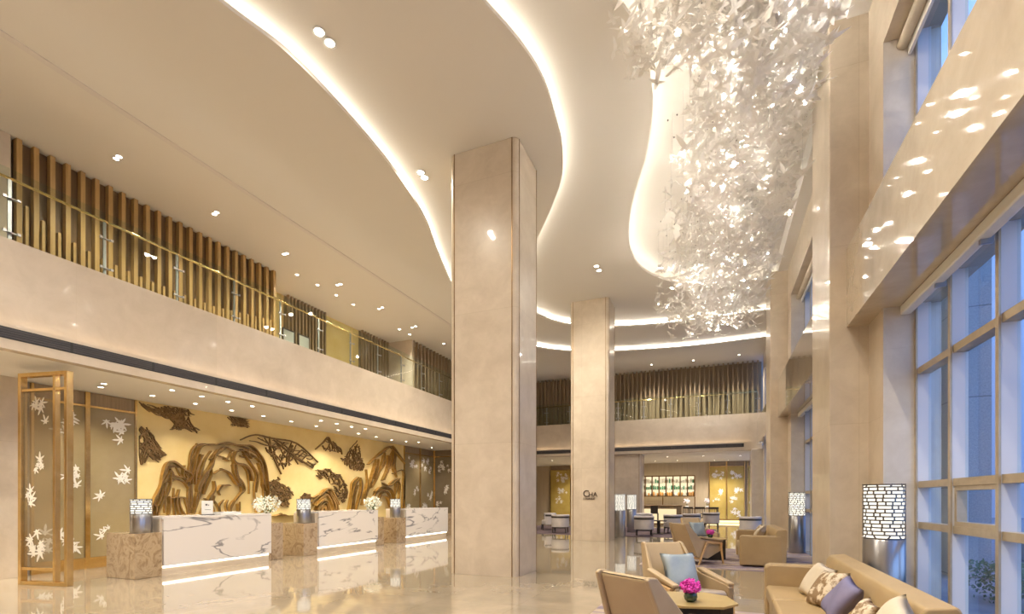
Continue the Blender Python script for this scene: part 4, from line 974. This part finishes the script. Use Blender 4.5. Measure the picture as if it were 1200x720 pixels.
# bar
t = thing('tea_bar', 'tea bar counter with glowing cream front and dark top', 'bar counter', (-2.6, 27, 0))
obj('body', M().box(-4.0, -1.65, 26.7, 27.3, 0, .99), MT['midwood'], t); obj('bar_top', M().box(-4.1, -1.62, 26.6, 27.4, .99, 1.05), MT['darkwood'], t, bevel=.005)
obj('lit_front', M().box(-3.95, -1.9, 26.66, 26.7, .12, .86), MT['barglow'], t, label='glowing cream front')
t = thing('high_chair', 'dark bar stool standing before the glowing tea bar', 'bar stool', (-2.92, 26.2, 0))
obj('seat', M().box(-.18, .18, -.18, .18, .62, .67), MT['blackwood'], t, local=True); obj('backrest', M().box(-.18, .18, -.19, -.16, .67, 1.02), MT['blackwood'], t, local=True)
for sx in (-.16, .16):
    for sy in (-.16, .16): obj('leg', M().box(sx-.018, sx+.018, sy-.018, sy+.018, 0, .62), MT['blackwood'], t, local=True)
def orchid(lab, loc, seed):
    rr = random.Random(seed); t = thing('orchid_pot', lab, 'flowers', loc, group='orchids at the tea bar')
    obj('pot', M().lathe([(.07, 0), (.09, .12), (.08, .12)], 16), MT['white'], t, local=True, smooth=True)
    mb = M()
    for k in range(3): mb.tube([(0, 0, .1), (.05*(k-1), .02, .3), (.15*(k-1), .05, .42)], .006, 5)
    obj('stem', mb, MT['leaf'], t, local=True); mb = M(); fluff(mb, (0, 0, .38), 40, .17, .06, rr); obj('blossom', mb, MT['orchid'], t, local=True)
t = thing('console_table', 'dark console table behind the black chairs carrying two orchids', 'table', (-.7, 27, 0))
obj('table_top', M().box(-1.35, .1, 26.75, 27.25, .86, .90), MT['darkwood'], t)
for x in (-1.3, .05):
    for y in (26.8, 27.2): obj('leg', M().box(x-.02, x+.02, y-.02, y+.02, 0, .86), MT['blackwood'], t)
orchid('white and pink orchid pot on the console, nearer the tea bar', (Xof(805, 27), 27, .90), 1); orchid('white and pink orchid pot on the console, nearer the golden panels', (Xof(828.5, 27), 27, .90), 2)
# tea cabinet
t = thing('tea_cabinet', 'lit bronze framed tea cabinet on the back wall of the lounge', 'cabinet', (-2.6, 30.4, 1.5))
x0, x1, nb = -4.3, -1.15, 8; bw = (x1-x0)/nb; yb = 30.45
fr = M()
for i in range(nb+1): fr.box(x0+i*bw-.03, x0+i*bw+.03, yb-.30, yb, 1.52, 2.72)
fr.box(x0, x1, yb-.30, yb, 1.50, 1.55).box(x0, x1, yb-.30, yb, 2.68, 2.74)
obj('frame', fr, MT['bronze'], t); obj('lit_back', M().box(x0, x1, yb, yb+.03, 1.5, 2.74), MT['shelfglow'], t, label='glowing back panel')
for z in (1.90, 2.28): obj('shelf', M().box(x0+.03, x1-.03, yb-.26, yb-.02, z, z+.02), MT['glass'], t)
for x in (x0+3.5*bw, x1): obj('post', M().box(x-.03, x+.03, yb-.06, yb, 0, 1.5), MT['bronze'], t)
jp = {}
for i in range(nb):
    for s, (z, mm, lab) in enumerate(((1.551, ('jaramber', 'jarwhite'), 'amber or cream tin on the lowest shelf of the lit tea cabinet'), (1.921, ('jargreen', 'jarwhite'), 'green or cream tin on the middle shelf of the lit tea cabinet'), (2.301, ('jarwhite', 'jargreen'), 'pale or green tin on the top shelf of the lit tea cabinet'))):
        for j in range(3):
            m = mm[0] if R.random() < .7 else mm[1]; h = R.choice((.18, .22, .26))
            if (m, h) not in jp:
                jp[(m, h)] = obj('tea_tin', M().lathe([(.045, 0), (.05, .01), (.05, h*.8), (.03, h*.88), (.03, h)], 14), MT[m], smooth=True, label=lab, cat='tea tin', group='tea tins in the lit cabinet'); o = jp[(m, h)]
            else: o = dup(jp[(m, h)], label=lab)
            o.location = (x0+i*bw+bw*(.22+.28*j), yb-.14, z)
# gold leaf panels in the lounge
deco_panel('tall gold glass panel with etched leaves in the lounge, next to the tea cabinet', 'y', 30.9, Xof(831, 30.9), Xof(851.5, 30.9), [(.5, 2.7, 12, .16, .4), (.75, 1.75, 9, .15, .28), (.2, 1.3, 5, .14, .25)], MT['goldglass'], seed=101)
deco_panel('tall gold glass panel with etched leaves in the lounge, next to the grey pier', 'y', 30.9, Xof(851.5, 30.9), Xof(873, 30.9), [(.5, 2.8, 12, .16, .4), (.7, 1.85, 9, .15, .28), (.25, 1.4, 8, .14, .25), (.6, .6, 12, .16, .4)], MT['goldglass'], seed=111)
deco_panel('gold glass panel with etched leaves at the window end of the lounge', 'y', 30.9, Xof(876, 30.9), 2.4, [(.5, 2.8, 9, .16, .3), (.5, 1.2, 9, .16, .3)], MT['goldglass'], seed=121)
deco_panel('gold glass panel with etched leaves seen between the two large columns', 'y', 30.9, Xof(645, 30.9), Xof(669, 30.9), [(.6, 2.7, 14, .17, .4), (.6, 1.9, 10, .16, .3), (.4, 1.3, 8, .15, .3)], MT['goldglass'], seed=131)
obj('floor_light', M().box(Xof(829, 30.9), 2.4, 30.80, 30.83, .02, .14), emis('panel_led', (1, .78, .36), 1.5), label='glowing strip at the foot of the gold panels in the lounge', cat='floor light')
# ---------------------------------------------------------------- outside
S('ground_outside', M().box(2.43, 90, -25, 120, -.25, -.05), MT['pave'])
def hedge(lab, x0, x1, y0, y1, h, seed):
    rr = random.Random(seed); mb = M()
    for i in range(7000):
        q = Vector((rr.uniform(x0, x1), rr.uniform(y0, y1), -.05+h*rr.random()**.6)); s = .03
        u = Vector((rr.gauss(0,1), rr.gauss(0,1), rr.gauss(0,1))).normalized(); v = u.orthogonal(); mb.add([q+u*s, q+v*s*.5, q-u*s, q-v*s*.5], [(0,1,2,3)])
    obj('hedge', mb, MT['hedge'], label=lab, cat='hedge', kind='thing')
hedge('low green hedge outside the window on the right', 3.4, 4.4, 4.2, 9.5, .55, 1)
obj('granite_wall', M().box(4.0, 4.45, 11.2, 14.5, -.05, 9), MT['granite'], label='tall grey granite pillar outside past the far window fin', cat='outside wall', kind='thing')
obj('granite_wall', M().box(6.6, 9.2, 14.2, 15.0, -.05, 2.7).box(6.4, 9.4, 14.0, 15.2, -.05, .4), MT['granite'], label='low grey granite wall outside behind the hedge', cat='outside wall', kind='thing')
t = thing('tower_building', 'distant pale tower with vertical fins outside the window', 'building', (20, 50, 0))
obj('wall', M().box(15, 30, 48, 60, -.05, 23), MT['tower'], t); obj('roof', M().box(14.8, 30.2, 47.8, 60.2, 23, 23.6), MT['granite'], t)
t = thing('office_building', 'distant pale block outside the window at the right edge', 'building', (22, 26, 0))
obj('wall', M().box(18, 30, 20, 34, -.05, 16), MT['tower'], t); obj('roof', M().box(17.8, 30.2, 19.8, 34.2, 16, 16.5), MT['granite'], t)
# ---------------------------------------------------------------- world, render settings
w = bpy.data.worlds.new('dusk'); sc.world = w; w.use_nodes = True; nt = w.node_tree; bg = nt.nodes['Background']
tc = nt.nodes.new('ShaderNodeTexCoord'); sp = nt.nodes.new('ShaderNodeSeparateXYZ'); rp = nt.nodes.new('ShaderNodeValToRGB')
nt.links.new(tc.outputs['Generated'], sp.inputs[0]); nt.links.new(sp.outputs[2], rp.inputs[0]); nt.links.new(rp.outputs[0], bg.inputs[0])
e = rp.color_ramp.elements; e[0].position = 0; e[0].color = (.42, .60, 1, 1); e[1].position = .7; e[1].color = (.16, .32, .85, 1)
bg.inputs[1].default_value = 1.45
vs = sc.view_settings; vs.view_transform = 'Standard'; vs.look = 'None'; vs.gamma = 1; vs.use_curve_mapping = False; vs.exposure = 0.70
sc.display_settings.display_device = 'sRGB'
cy = sc.cycles; cy.use_denoising = True; cy.max_bounces = 8; cy.diffuse_bounces = 6; cy.glossy_bounces = 4; cy.transmission_bounces = 4; cy.transparent_max_bounces = 24
cy.caustics_reflective = False; cy.caustics_refractive = False; cy.sample_clamp_indirect = 4; cy.use_light_tree = True
